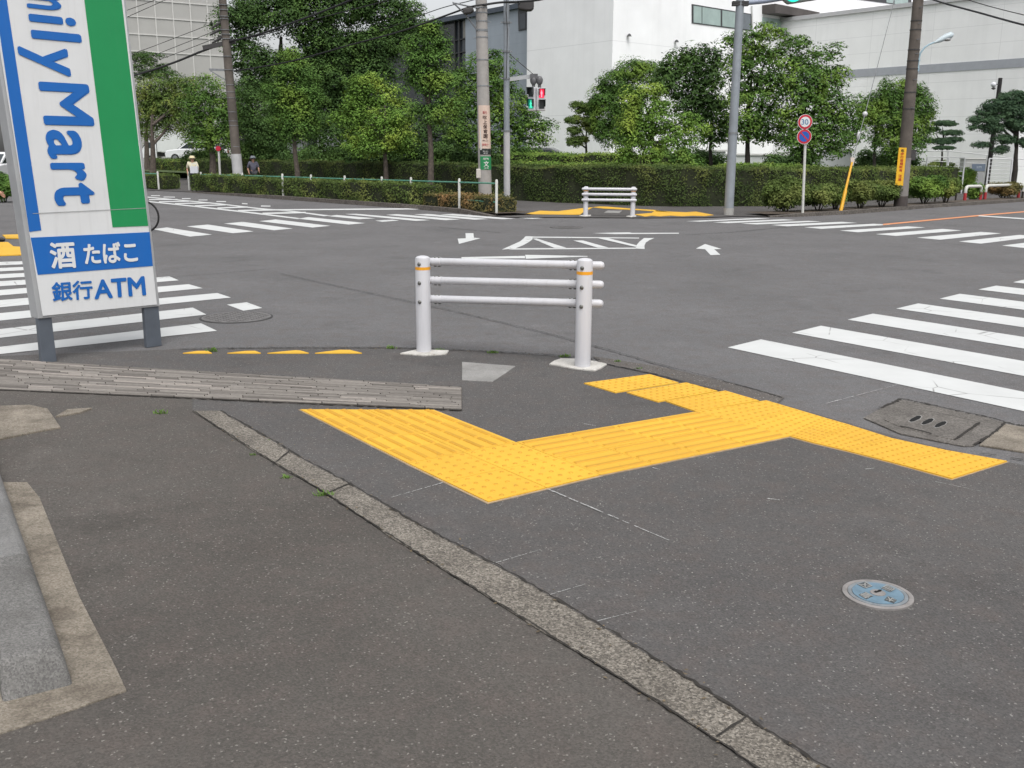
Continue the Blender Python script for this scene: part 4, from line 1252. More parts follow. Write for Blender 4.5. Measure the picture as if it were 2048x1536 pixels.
def hedge(name, label, front, width, height, z0, kind, leaf=0.07, dens=330, group=None, side=1, bumpy=.07, cat="hedge", core=True):
    """clipped hedge: FRONT is its front base line, WIDTH its depth away from the road"""
    dens *= 2.3
    leaf *= .8
    P = [Vector(p) for p in resample([tuple(q) for q in front], max(8, int(sum((Vector(front[i + 1]) - Vector(front[i])).length for i in range(len(front) - 1)) / .6)))]
    n = len(P)
    nr = []
    for i in range(n):
        d = (P[min(i + 1, n - 1)] - P[max(i - 1, 0)]).normalized()
        nr.append(Vector((-d.y, d.x)) * side)
    t = thing(name, label, cat, (P[0].x, P[0].y, z0), group)
    hv = [height * (1 + random.uniform(-bumpy, bumpy)) for _ in P]
    mb = MB()
    ins = leaf * .7
    rows = []
    for i in range(n):
        a, b2 = P[i] + nr[i] * ins, P[i] + nr[i] * (width - ins)
        h = hv[i] - ins
        rows.append([(a.x, a.y, z0), (a.x, a.y, z0 + h), (b2.x, b2.y, z0 + h), (b2.x, b2.y, z0)])
    v = [p for r in rows for p in r]
    f = []
    for i in range(n - 1):
        for k in range(3):
            f.append((i * 4 + k, i * 4 + k + 1, i * 4 + 5 + k, i * 4 + 4 + k))
    f += [(0, 1, 2, 3), tuple((n - 1) * 4 + k for k in (3, 2, 1, 0))]
    mb.add(v, f)
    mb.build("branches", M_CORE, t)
    C, N = [], []
    for i in range(n - 1):
        seg = (P[i + 1] - P[i]).length
        for face, ar in (('front', seg * height), ('top', seg * width), ('back', seg * height * .5)):
            k = int(ar * dens)
            s = RNG.uniform(0, 1, k)
            q = RNG.uniform(0, 1, k)
            px = P[i].x + (P[i + 1].x - P[i].x) * s
            py = P[i].y + (P[i + 1].y - P[i].y) * s
            h = hv[i] + (hv[i + 1] - hv[i]) * s
            nx, ny = nr[i].x, nr[i].y
            dep = RNG.normal(0, leaf * .55, k) + leaf * .3
            if face == 'front':
                bul = .05 * np.sin(px * 3.1 + q * 5) + .04 * np.sin(px * 7.3)
                o_ = dep + bul
                C.append(np.stack([px + nx * o_, py + ny * o_, z0 + h * q], 1))
                N.append(np.tile([-nx, -ny, .35], (k, 1)))
            elif face == 'top':
                C.append(np.stack([px + nx * width * q, py + ny * width * q, z0 + h - dep + .03 * np.sin(px * 5 + q * 9)], 1))
                N.append(np.tile([-nx * .2, -ny * .2, 1.], (k, 1)))
            else:
                C.append(np.stack([px + nx * (width - dep), py + ny * (width - dep), z0 + h * q], 1))
                N.append(np.tile([nx, ny, .3], (k, 1)))
    for i, sg in ((0, -1), (n - 1, 1)):
        k = int(width * height * dens)
        d = (P[1] - P[0]).normalized() if i == 0 else (P[-1] - P[-2]).normalized()
        q, h = RNG.uniform(0, 1, k), RNG.uniform(0, 1, k)
        e = sg * (-abs(RNG.normal(0, leaf * .4, k)) + .02)
        C.append(np.stack([P[i].x + nr[i].x * width * q + d.x * e, P[i].y + nr[i].y * width * q + d.y * e, z0 + h * hv[i]], 1))
        N.append(np.tile([d.x * sg, d.y * sg, .3], (k, 1)))
    C, N = np.concatenate(C), np.concatenate(N)
    raw_mesh("leaves", leaf_faces(C, N, leaf, leaf * .6, .5), 4, FOL[kind], t)
    return t

# far footways, planting beds and their kerbs
kz = 0.12
kl = gxy([(-300, 352.5), (285, 380.5), (371, 384.4), (540, 397.5), (700, 409), (830, 418.5), (920, 427), (985, 434)])
kl_back = [(-60, 90)]
KLZ = [G(x, y, kz).xy for x, y in [(285, 372), (400, 379), (540, 390), (700, 401.5), (830, 411), (920, 418), (975, 424)]]
far_walk = gxy([(985, 434), (1020, 436.2), (1100, 436), (1290, 437), (1420, 436), (1480, 433.5), (1560, 434.5), (1700, 428.5), (1860, 416), (2048, 403.5), (2400, 380)])
mb = MB().poly([(x, y, .02) for x, y in [gxy([(-300, 353)])[0]] + kl[1:] + far_walk[1:]] + [(120, 140, .02), (-80, 140, .02)])
struct(mb.build("far_pavement", M_WALK))
def kerb_line(name, pts, h, wd, sgn):
    P = [Vector(p) for p in pts]
    n = len(P)
    mb = MB()
    A, B = [], []
    for i in range(n):
        d = (P[min(i + 1, n - 1)] - P[max(i - 1, 0)]).normalized()
        s = Vector((-d.y, d.x)) * sgn
        A.append(P[i])
        B.append(P[i] + s * wd)
    hh = h if isinstance(h, list) else [h] * n
    v = [(a.x, a.y, 0) for a in A] + [(a.x, a.y, z) for a, z in zip(A, hh)] + [(b.x, b.y, z) for b, z in zip(B, hh)] + [(b.x, b.y, 0) for b in B]
    f = []
    for i in range(n - 1):
        for k in range(3):
            f.append((k * n + i, k * n + i + 1, (k + 1) * n + i + 1, (k + 1) * n + i))
    mb.add(v, f)
    return struct(mb.build(name, M_KERB))
kerb_line("kerb", kl[2:], [.03, .12, .12, .12, .12, .03], .16, 1)
kerb_line("kerb", kl[:2], [.12, .03], .16, 1)
kr_ = gxy([(1540, 434.8), (1600, 433.5), (1700, 428.5), (1860, 416), (2048, 403.5), (2400, 381)])
kerb_line("kerb", kr_, [.03, .08, .1, .1, .1, .1], .16, 1)
def bed_(name, pts, off0, off1, z, sgn=1):
    P = [Vector(p) for p in pts]
    n = len(P)
    A, B = [], []
    for i in range(n):
        d = (P[min(i + 1, n - 1)] - P[max(i - 1, 0)]).normalized()
        s = Vector((-d.y, d.x)) * sgn
        A.append(P[i] + s * off0)
        B.append(P[i] + s * off1)
    mb = MB().add([(a.x, a.y, z) for a in A] + [(b.x, b.y, z) for b in B], [(i, i + 1, n + i + 1, n + i) for i in range(n - 1)])
    return struct(mb.build(name, M_SOIL))
bed_("planting_ground", kl[2:], .155, 1.3, .085)
bed_("planting_ground", kr_, .155, 1.2, .075)
# lawn and beds behind the tall hedge
o = MB().poly([(-60, 90, .6), (-12, 52, .3), (0.4, 36, .1), (4.6, 33, .1), (9, 33.2, .1), (40, 62, .1), (60, 120, .1), (-60, 130, .6)]).build("garden_ground", paint("rough grass ground", (0.05, 0.075, 0.022), 1.0, .4, 1.2))
struct(o)

hL = [Vector(kl[i]) for i in range(2, 8)]
def off_line(pts, off, sgn=1):
    P = [Vector(p) for p in pts]
    out = []
    for i in range(len(P)):
        d = (P[min(i + 1, len(P) - 1)] - P[max(i - 1, 0)]).normalized()
        s = Vector((-d.y, d.x)) * sgn
        out.append(P[i] + s * off)
    return out
hl = off_line(hL, .22)
k5 = hl[3].lerp(hl[4], .0)
hedge("low_hedge", "long low green hedge along the left kerb under the green pipe railing", [hl[0], hl[1], hl[2], hl[3]], .8, .585, .085, 'lowhedge', .08, 420, bumpy=.06)
hedge("low_hedge", "short bronze tipped hedge at the kerb's end by the concrete pole", [hl[3] + Vector((.05, -.05)), hl[4], hl[5] + Vector((-.25, .3))], .8, .36, .085, 'red', .08, 420, bumpy=.12)
kl0 = off_line([Vector(gxy([(230, 376)])[0]), Vector(gxy([(318, 380.5)])[0])], .2)
hedge("low_hedge", "stub of low hedge against the shop sign's right side", kl0, .8, .55, .05, 'lowhedge', .08, 350)
hB = [Vector((-17.5, 54)), Vector((-8, 43)), Vector((-0.3, 33.9)), Vector((1.9, 32.0)), Vector((4.3, 30.4)), Vector((5.2, 30.35)), Vector((7.9, 30.9)), Vector((12.0, 34.6)), Vector((17.6, 39.6))]
hedge("tall_hedge", "tall clipped hedge behind the left footway, in the shade of the trees", hB[:3], 1.3, 1.12, .02, 'hedge', .08, 330)
hedge("tall_hedge", "tall clipped hedge with a bulging corner behind the far guardrail", [hB[2] + Vector((.05, -.05)), hB[3], hB[4], hB[5], hB[6]], 1.9, 1.14, .02, 'hedge', .08, 360, bumpy=.05)
hedge("tall_hedge", "tall clipped hedge stretching right behind the roadside bushes", [hB[6] + Vector((.05, .04)), hB[7], hB[8]], 1.5, 1.10, .02, 'lowhedge', .085, 330, bumpy=.05)
hedge("flat_hedge", "flat topped bright green hedge at the foot of the white wall", [Vector((-.5, 37.6)), Vector((2.5, 36.4)), Vector((5.6, 36))], 1.6, 1.48, .05, 'lawn', .09, 300, bumpy=.03)
hedge("ground_cover", "bright green ground cover between the tall hedge and the flat topped hedge", [Vector((-.2, 35.9)), Vector((2.3, 34.2)), Vector((4.6, 32.6)), Vector((8, 33)), Vector((11, 35.8))], 2.0, 1.16, .03, 'lawn', .09, 260, cat="ground cover", bumpy=.06)
hedge("flower_bank", "yellowish bank of low plants behind the left footway below the truck", [Vector((-24, 66)), Vector((-14, 55))], 5.0, .95, .02, 'olive', .11, 160, cat="plant bed", bumpy=.15)
hedge("flower_bank", "orange tinted bank of low plants behind the walker in grey", [Vector((-13.8, 55.5)), Vector((-8, 48))], 3.0, .9, .02, 'red', .1, 130, cat="plant bed", bumpy=.15)

def bush(label, px, py_base, wpx, hpx, kind, stem=True, group="bushes along the right kerb", seed=0, z0=.07):
    b = G(px, py_base, 0)
    b.z = z0
    k = b.y / F_PX
    t = thing("bush", label, "bush", tuple(b), group)
    W, Hh = wpx * k / 2, hpx * k
    lo = .22 if stem else .05
    blobs = []
    for i in range(6):
        a = i * 1.05 + seed
        blobs.append(((b.x + math.cos(a) * W * .5, b.y + .1 + math.sin(a) * W * .4, z0 + Hh * (lo + .42 + .14 * math.sin(a * 2.3))), (W * .55, W * .5, Hh * .27)))
    blobs.append(((b.x, b.y + .1, z0 + Hh * .72), (W * .55, W * .5, Hh * .26)))
    C, N = crown_pts(blobs, .12, 34, .7, .8, .45)
    mb = MB()
    for i in range(5):
        a = i * 1.26 + seed
        mb.tube([(b.x + .04 * math.cos(a), b.y + .1 + .04 * math.sin(a), z0 - .03), (b.x + W * .3 * math.cos(a), b.y + .1 + W * .3 * math.sin(a), z0 + Hh * .3), (b.x + W * .5 * math.cos(a), b.y + .1 + W * .45 * math.sin(a), z0 + Hh * .7)], [.018, .014, .006], 6)
    mb.build("stem", M_BARKD, t)
    raw_mesh("leaves", leaf_faces(C, N, .07, .042, .5), 4, FOL[kind], t)
    return t
bush("bush left of the no parking sign post, largest of the roadside row", 1572, 428, 88, 66, 'lowhedge', False, seed=.2)
bush("low bush between the no parking sign post and the yellow stay", 1638, 427, 74, 46, 'lowhedge', True, seed=1)
bush("low bush just left of the leaning yellow stay", 1672, 424, 40, 40, 'olive', True, seed=1.9)
bush("bush just right of the leaning yellow stay", 1722, 422, 60, 50, 'lowhedge', True, seed=2.4)
bush("bush left of the right utility pole's dark base", 1765, 419, 66, 46, 'lowhedge', True, seed=3.1)
bush("dark bush right of the right utility pole", 1850, 412, 74, 48, 'mid', True, seed=.7)
bush("loose bush left of the red and white arch", 1893, 410, 50, 46, 'olive', True, seed=1.3)
bush("dark bush growing inside the red and white arch", 1950, 403, 26, 30, 'mid', False, seed=2.2)
bush("bronze leaved flowering bush behind the long arch at far right", 2007, 400, 64, 27, 'red', True, seed=2.8)
bush("leafy shrub before the left gate pillar", 1932, 386, 34, 46, 'light', False, group="shrubs by the gate", seed=.9)
bush("reddish clipped shrub between the two gate pillars", 1992, 372, 40, 24, 'red', False, group="shrubs by the gate", seed=.4)
bush("dark low shrub before the left-hand fence, behind the tall hedge", 1895, 372, 96, 50, 'lowhedge', False, group="shrubs by the gate", seed=1.4)
bush("dark shrub behind the walker at the left side of the frame", 5, 405, 56, 56, 'mid', False, group="shrubs at the left side", seed=.4, z0=0.0)

def shrub(label, px, Y, wpx, ytop, kind, group="undergrowth beneath the trees"):
    b_ = gz(px, Y)
    k = Y / F_PX
    zt_ = at(px, ytop, Y).z
    t = thing("shrub", label, "shrub", (b_.x, Y, 0), group)
    W = wpx * k / 2
    bl = []
    for i in range(7):
        a = i * .9
        bl.append(((b_.x + (i - 3) / 3.2 * W * .72, Y + .5 * math.sin(a * 2), zt_ * (.52 + .16 * math.sin(a * 3.1 + px))), (W * .36, .7, zt_ * .36)))
    C, N = crown_pts(bl, .3, 56, .55, .7, .4)
    mb = MB()
    for i in range(5):
        x = b_.x + (i - 2) / 2.2 * W * .6
        mb.tube([(b_.x + (i - 2) * .08, Y, -.02), (x, Y, zt_ * .7)], [.03, .012], 6)
    mb.build("stem", M_BARKD, t)
    raw_mesh("leaves", leaf_faces(C, N, .12, .07, .45), 4, FOL[kind], t)
    return t
shrub("dark undergrowth left of the glossy street tree's trunk", 530, 53, 110, 285, 'dark')
shrub("dark undergrowth between the glossy street tree and the maple", 650, 47, 120, 292, 'dark')
shrub("dark undergrowth beneath the yellow green maple", 755, 43, 130, 288, 'dark')
shrub("dark undergrowth behind the tallest street tree's trunk", 860, 41, 120, 290, 'dark')
shrub("dark undergrowth behind the concrete pole's notices", 950, 41, 110, 292, 'dark')
shrub("dark undergrowth behind the slim signal pole", 1045, 41.5, 90, 294, 'mid')
shrub("dark undergrowth left of the tall brown pole under the round tree", 415, 56, 90, 300, 'dark')
shrub("dark undergrowth below the palm-like tree", 1400, 41, 90, 300, 'dark')
shrub("dark undergrowth behind the round speed limit sign", 1590, 41, 100, 300, 'dark')
shrub("dark undergrowth left of the grey signal pole's middle", 1350, 38, 90, 296, 'mid')
shrub("dark undergrowth below the weeping tree", 1770, 43.5, 110, 300, 'dark')

# kerbside weeds
def weed(px, py, s, label, n=26):
    b = G(px, py, .006)
    V = []
    for _ in range(n):
        a = random.uniform(0, 6.28)
        r = random.uniform(0, s)
        bx, by = b.x + r * math.cos(a) * .9, b.y + r * math.sin(a) * .5
        l = s * random.uniform(.5, 1.2)
        tx_, ty_ = random.uniform(-1, 1) * l * .6, random.uniform(-1, 1) * l * .5
        w_ = s * .09
        ca, sa = math.cos(a) * w_, math.sin(a) * w_
        V += [(bx - ca, by - sa, .006), (bx + ca, by + sa, .006), (bx + tx_ * .6 + ca, by + ty_ * .6 + sa, .006 + l * .4), (bx + tx_, by + ty_, .006 + l * .5)]
    o = raw_mesh("weed_tuft", V, 4, FOL['weed'], None)
    return solo(o, label, "weed", "weeds in the paving joints")
for (px, py, s, lb) in ((650, 991, .05, "fullest green weed tuft at a joint of the granite strip"), (575, 957, .035, "green weed tuft on the lot side of the granite strip"), (506, 911, .025, "small weed sprig at the granite strip's left edge"), (537, 882, .02, "yellowish weed sprig at the granite strip's right edge"),
                        (320, 828, .05, "weed tuft in front of the stone strip"), (783, 697, .05, "weed tuft left of the near guardrail's left footing"), (985, 706, .05, "weed tuft at the kerb behind the near guardrail"), (1130, 714, .05, "weed tuft beside the near guardrail's right post"),
                        (1236, 724, .035, "weed tuft right of the near guardrail's right footing"), (1276, 738, .03, "weed sprig by the kerb above the yellow dotted band"), (425, 703, .06, "weed tuft by the kerb beside the sign's right leg"), (880, 702, .05, "weed tuft right of the near guardrail's left post")):
    weed(px, py, s, lb)

# ================================================================== RAILING ALONG THE LOW HEDGE
M_GREEN = paint("green pipe paint", (0.07, 0.21, 0.15), .5, .2, 6)
M_PWHITE = scuffed("white pipe paint", (0.53, 0.53, 0.50), .5, .5, .25)
def pipe_railing(label, posts, lower=None):
    """posts: (photo x, y of the foot, y of the rail, set back into the hedge)"""
    B, Z = [], []
    for x, y, yr, sb_ in posts:
        yk = np.interp(x, [285, 400, 540, 700, 830, 920, 985], [380.5, 386, 397.5, 409, 418.5, 427, 434])
        p = G(x, yk - .6, 0)
        dv = (p - CAM)
        dv.z = 0
        p = p + dv.normalized() * (sb_ + .22)
        B.append(Vector((p.x, p.y, .085)))
        Z.append(at(x, yr, p.y).z)
    t = thing("pipe_railing", label, "railing", tuple(B[0]))
    for b_, z in zip(B, Z):
        MB().lathe((b_.x, b_.y, .05), [(.036, 0), (.036, z + .02), (.028, z + .045), (.01, z + .055)], 14).build("post", M_PWHITE, t, True)
    MB().tube([Vector((b_.x, b_.y, z)) for b_, z in zip(B, Z)], .022, 10).build("rail", M_GREEN, t, True)
    if lower:
        i, j, f_ = lower
        z = .085 + (Z[j] - .085) * .36
        p0_ = B[i].lerp(B[j], f_)
        MB().tube([(p0_.x, p0_.y, z), (B[j].x, B[j].y, z)], .022, 10).build("rail", M_GREEN, t, True)
    return t
pipe_railing("green and white pipe railing rising out of the long low hedge", [(379, 381, 348.7, .6), (404, 383, 349.2, .6), (487, 391, 351.3, .6), (567, 397.5, 353.6, .06), (624, 402.5, 355.5, .6), (691, 407, 357.8, .6), (765, 411.5, 360, .6), (823, 414, 361.6, .6), (919, 421, 364.6, .05), (993, 427, 367, .02)], (8, 9, .25))
pipe_railing("short end of green pipe railing beside the shop sign", [(240, 373, 345, .3), (318, 377, 347.8, .05)])

# ================================================================== POLES
M_CPOLE = paint("pale concrete pole", (0.30, 0.285, 0.27), .85, .15, 2.5)
M_DPOLE = paint("brown weathered concrete pole", (0.105, 0.09, 0.078), .9, .3, 1.8)
M_GPOLE = paint("galvanised pole", (0.25, 0.275, 0.30), .55, .15, 2.0, .2)
M_DARKB = paint("black rubber wrap", (0.05, 0.048, 0.048), .8, .2, 6)
M_STEEL = paint("dull steel", (0.22, 0.23, 0.24), .5, .2, 8, .5)
def pole(t, base_px, top_px, Y, r0, r1, mat, n=20, name="pole"):
    b_ = G(base_px[0], base_px[1], 0)
    Y = b_.y if Y is None else Y
    tp = at(top_px[0], top_px[1], b_.y)
    return MB().tube([b_ - Vector((0, 0, .05)), b_.lerp(tp, .5), tp], [r0, (r0 + r1) / 2, r1], n).build(name, mat, t, True), b_, tp
def on_pole(b_, tp, py, r):
    """axis point of a pole where it crosses photo row py"""
    lo, hi = 0.0, 1.0
    for _ in range(40):
        m_ = (lo + hi) / 2
        q = b_.lerp(tp, m_) - CAM
        row = 768 + F_PX * q.dot(CD) / q.dot(F0)
        if row > py:
            lo = m_
        else:
            hi = m_
    return b_.lerp(tp, lo)
def ring(mb, c, r, h):
    mb.lathe((c.x, c.y, c.z - h / 2), [(r, 0), (r, h)], 20)

# left dark pole
t1 = thing("utility_pole", "tall brown utility pole with a white lower sleeve behind the low hedge", "utility pole", tuple(G(479, 385)))
po, b1, q1_ = pole(t1, (479, 385), (433, -140), None, .19, .125, M_DPOLE)
MB().tube([b1, on_pole(b1, q1_, 308, 0)], [.205, .195], 20).build("sleeve", paint("white pole sleeve", (0.42, 0.42, 0.42), .7, .1), t1, True)
mb = MB()
for py in (10, 20, 33, 38, 60, 69, 78, 113, 140, 170, 184, 196, 224, 242, 251, 293, 303):
    c = on_pole(b1, q1_, py, 0)
    ring(mb, c, .178, .02)
mb.build("pole_band", M_STEEL, t1)
c = on_pole(b1, q1_, 142, 0)
MB().bar(c + Vector((-.75, 0, .05)), c + Vector((.2, 0, .02)), .06, .08).bar(c + Vector((-.7, 0, 0)), on_pole(b1, q1_, 165, 0), .04, .04).build("cross_arm", M_STEEL, t1)
c = on_pole(b1, q1_, 85, 0)
MB().bar(c + Vector((-.9, 0, -.2)), c + Vector((.35, 0, 0.05)), .09, .16).build("cable_joint", M_DARKB, t1)
mb = MB()
for py, dx in ((40, -.34), (54, -.4), (70, -.36)):
    c = on_pole(b1, q1_, py, 0)
    mb.tube([c, c + Vector((dx * .6, 0, -.12)), c + Vector((dx * 1.5, 0, -.3))], [.03, .055, .03], 8)
mb.build("insulator", M_DARKB, t1)

# pale concrete pole with notices
t2 = thing("utility_pole", "pale concrete utility pole carrying a kindergarten notice and a green school sign", "utility pole", tuple(G(971, 420)))
po, b2, q2 = pole(t2, (971, 420), (960, -120), None, .19, .145, M_CPOLE, 28)
R2 = lambda py: .19 + (.145 - .19) * ((on_pole(b2, q2, py, 0) - b2).length / (q2 - b2).length)
def wrap(parent, name, bb, tt, R, py0, py1, mat, a0=-62, a1=62, grow=.006, rmul=1.0):
    """a sheet wrapped round the front of a pole"""
    c0, c1 = on_pole(bb, tt, py0, 0), on_pole(bb, tt, py1, 0)
    mb = MB()
    n = 14
    v = []
    for c, py in ((c0, py0), (c1, py1)):
        for i in range(n + 1):
            a = rad(a0 + (a1 - a0) * i / n)
            r = R(py) * rmul + grow
            v.append((c.x + r * math.sin(a), c.y - r * math.cos(a), c.z))
    mb.add(v, [(i, i + 1, n + 2 + i, n + 1 + i) for i in range(n)])
    return mb.build(name, mat, parent, True)
def pole_text(mb, bb, tt, R, body, x0, x1, y0, y1, grow=.010, bold=.02):
    Yp = bb.y - R(y0) - grow
    put_text(mb, body, [(x0, y0), (x1, y0), (x1, y1), (x0, y1)], lambda x, y: at(x, y, Yp), bold)
nb = wrap(t2, "notice_banner", b2, q2, R2, 211, 297, paint("pale pink notice", (0.55, 0.43, 0.36), .6, .06), -50, 88)
tx = MB()
for k, ch in enumerate("吹上保育園"):
    pole_text(tx, b2, q2, R2, ch, 965.5 + k * .35, 974 + k * .35, 230.5 + k * 9.4, 238.6 + k * 9.4)
pole_text(tx, b2, q2, R2, "徒歩", 965, 971, 279.5, 282.5, bold=.01)
pole_text(tx, b2, q2, R2, "5分", 972, 977, 279.5, 282.5, bold=.01)
tx.build("lettering", paint("dark brown print", (0.055, 0.03, 0.025), .7, .05), nb)
tx = MB()
pole_text(tx, b2, q2, R2, "園児", 965.5, 974, 222, 227.5, bold=.01)
pole_text(tx, b2, q2, R2, "募集中", 964, 977, 287, 291.5, bold=.01)
tx.build("lettering", paint("red print", (0.42, 0.11, 0.11), .7, .05), nb)
bp = wrap(t2, "black_plate", b2, q2, R2, 298, 309, paint("black plate", (0.012, 0.018, 0.016), .5, .05), -40, 88)
tx = MB()
pole_text(tx, b2, q2, R2, "吹上1", 966, 976, 301, 304.2, bold=.01)
pole_text(tx, b2, q2, R2, "4-12", 967, 975, 305, 308, bold=.01)
tx.build("lettering", paint("white print", (0.6, 0.6, 0.58), .6, .03), bp)
gp_ = wrap(t2, "green_plate", b2, q2, R2, 312.5, 339, paint("green school plate", (0.018, 0.20, 0.07), .5, .05), -38, 88)
tx = MB()
pole_text(tx, b2, q2, R2, "通学路", 966, 977.5, 315.5, 319.5, bold=.01)
pole_text(tx, b2, q2, R2, "文", 967.5, 977.5, 322, 333.5, bold=.02)
pole_text(tx, b2, q2, R2, "注意", 968, 977, 334.8, 337.6, bold=.01)
tx.build("lettering", paint("white print", (0.6, 0.6, 0.58), .6, .03), gp_)
c = on_pole(b2, q2, 347, 0)
MB().box((c.x - .17, c.y - .1, c.z), (.13, .12, .26)).build("meter_box", paint("cream box", (0.50, 0.47, 0.43), .6, .06), t2, bevel=.02)
mb = MB()
for py in (16, 26, 60, 62, 43, 75, 120, 172):
    ring(mb, on_pole(b2, q2, py, 0), R2(py) + .008, .03)
for k, py in enumerate((44, 76, 110, 140, 172, 205)):
    c = on_pole(b2, q2, py, 0)
    mb.bar(c, c + Vector((.26 if k % 2 == 0 else -.24, -.02, 0)), .018, .018)
mb.build("pole_band", M_STEEL, t2)
mb = MB()
yb = b2.y
mb.tube([at(955, 61, yb - .1), at(930, 28, yb - .25), at(907, 6, yb - .4)], .022, 8)
mb.tube([at(962, 17, yb - .1), at(935, 12, yb - .3), at(905, 5, yb - .4)], .022, 8)
mb.build("lamp_bracket", M_STEEL, t2, True)
MB().slab([at(925, 17, yb - .45), at(945, 13, yb - .45), at(948, 20, yb - .45), at(942, 25, yb - .45), at(927, 28, yb - .45)], (0, .3, 0)).build("street_lamp", M_DARKB, t2, bevel=.03)
MB().tube([at(960, 172, yb - .1), at(962, 300, yb - .16)], .022, 8).build("conduit", paint("white conduit", (.5, .5, .48), .6, .05), t2, True)

# signal pole with the pedestrian signals
t3 = thing("signal_pole", "slim grey signal pole with a side arm right of the concrete pole", "signal pole", tuple(G(1014, 415)))
po, b3, q3 = pole(t3, (1014, 415), (1012.5, -100), None, .092, .08, M_GPOLE)
MB().tube([b3, on_pole(b3, q3, 395, 0)], .098, 20).build("base_wrap", M_DARKB, t3, True)
MB().tube([on_pole(b3, q3, 395, 0), on_pole(b3, q3, 260, 0)], .0945, 20).build("lower_sleeve", paint("pale pole paint", (0.40, 0.40, 0.41), .6, .1), t3, True)
mb = MB()
for py in (45, 103, 157, 262):
    ring(mb, on_pole(b3, q3, py, 0), .105, .05)
    c = on_pole(b3, q3, py, 0)
    mb.bar(c + Vector((-.16, 0, 0)), c + Vector((.16, 0, 0)), .04, .04)
mb.build("pole_band", M_STEEL, t3)
y3 = b3.y
MB().bar(at(1016, 159, y3), at(1068, 152, y3), .06, .11).build("arm", paint("grey arm", (0.36, 0.37, 0.38), .5, .1), t3)
mb = MB()
mb.tube([on_pole(b3, q3, 103, 0), at(1066, 148, y3)], .012, 6)
mb.tube([at(1016, -30, y3 - .1), at(1012, 20, y3 - .11), at(1015, 60, y3 - .11), at(1013, 157, y3 - .11)], .012, 6)
mb.build("cable", M_DARKB, t3)
mb = MB()
mb.box(at(1068, 153, y3 - .02), (.22, .14, .14))
for x in (1067, 1079):
    mb.ball(at(x, 161, y3 - .02), (.1, .09, .13))
    mb.tube([at(x, 164, y3), at(x, 176, y3)], .05, 10)
mb.box(at(1076, 157, y3 - .02), (.18, .1, .1))
mb.build("signal_hanger", paint("dark grey cast hanger", (0.10, 0.10, 0.105), .45, .2, 8), t3, True)
MB().slab([at(1036, 3, y3), at(1068, 1, y3), at(1068, 15, y3), at(1063, 20, y3), at(1052, 20, y3), at(1036, 17, y3)], (0, .35, 0)).build("vehicle_signal", M_DARKB, t3, bevel=.03)
MB().tube([at(1014, 4, y3), at(1040, 3, y3)], .05, 10).build("signal_arm", M_GPOLE, t3, True)
def emis(name, col, st):
    mt, n, b_, o_ = newmat(name)
    b_.inputs['Base Color'].default_value = (*col, 1)
    b_.inputs['Emission Color'].default_value = (*col, 1)
    b_.inputs['Emission Strength'].default_value = st
    return mt
M_REDL, M_REDF = emis("red signal light", (0.75, 0.02, 0.06), .8), emis("red signal figure", (1.0, 0.28, 0.36), 1.0)
M_GRNL, M_GRNF = emis("green signal light", (0.01, 0.26, 0.17), .55), emis("green signal figure", (0.08, 0.85, 0.52), .9)
M_OFF = paint("unlit signal lens", (0.03, 0.036, 0.038), .25, .2, 20)
M_SBOX = paint("pale signal box", (0.50, 0.50, 0.52), .5, .06)
def figure(mb, x0, x1, y0, y1, place, walking):
    w_, h_ = x1 - x0, y1 - y0
    P = lambda s, t_: place(x0 + s * w_, y0 + t_ * h_)
    mb.poly([P(.5 + .11 * math.cos(k), .1 + .085 * math.sin(k)) for k in np.linspace(0, 6.28, 11)[:-1]])
    if walking:
        mb.poly([P(.38, .2), P(.6, .2), P(.66, .36), P(.84, .46), P(.78, .55), P(.6, .47), P(.6, .62), P(.86, .95), P(.7, 1.), P(.48, .7), P(.34, 1.), P(.18, .96), P(.38, .62), P(.38, .44), P(.22, .58), P(.13, .5), P(.32, .3)])
    else:
        mb.poly([P(.36, .2), P(.64, .2), P(.74, .3), P(.74, .58), P(.64, .58), P(.64, .98), P(.53, .98), P(.52, .62), P(.48, .62), P(.47, .98), P(.36, .98), P(.36, .58), P(.26, .58), P(.26, .3)])
def ped_signal(label, corners, top, bot, lit, yy, yaw):
    """corners of the case in the photo; top and bot are the lens rectangles"""
    pl = vplane(at(*corners[0], yy), (math.cos(yaw), math.sin(yaw)))
    c = pl(corners[3][0], corners[3][1])
    t = thing("pedestrian_signal", label, "traffic light", tuple(c), "pedestrian signals on the signal arm")
    MB().slab([pl(*q) for q in corners], -pl.n * .16).build("case", M_SBOX, t, bevel=.02)
    for nm, (x0, y0, x1, y1), lens, fig, walk in (("red_lens", top, M_REDL if lit == 'red' else M_OFF, M_REDF, False), ("green_lens", bot, M_GRNL if lit == 'green' else M_OFF, M_GRNF, True)):
        on = (lit == 'red') == (not walk)
        lo = MB().slab([pl(x, y, .004) for x, y in ((x0, y0), (x1, y0), (x1, y1), (x0, y1))], pl.n * .006).build(nm, lens, t)
        if on:
            mb = MB()
            figure(mb, x0 + (x1 - x0) * .12, x1 - (x1 - x0) * .12, y0 + (y1 - y0) * .08, y1 - (y1 - y0) * .04, lambda x, y: pl(x, y, .0125), walk)
            mb.build("figure", fig, lo)
        hd = MB()
        hd.slab([pl(x, y, .004) for x, y in ((x0 - 1, y0 - 1), (x1 + 1, y0 - 1), (x1 + 1, y0), (x0 - 1, y0))], pl.n * .13)
        for xx in (x0 - 1, x1):
            hd.slab([pl(xx, y0 - .4, .004), pl(xx + 1, y0 - .4, .004), pl(xx + 1, y0 + (y1 - y0) * .75, .004), pl(xx, y0 + (y1 - y0) * .75, .004)], pl.n * .10)
        hd.build("visor", M_OFF, t)
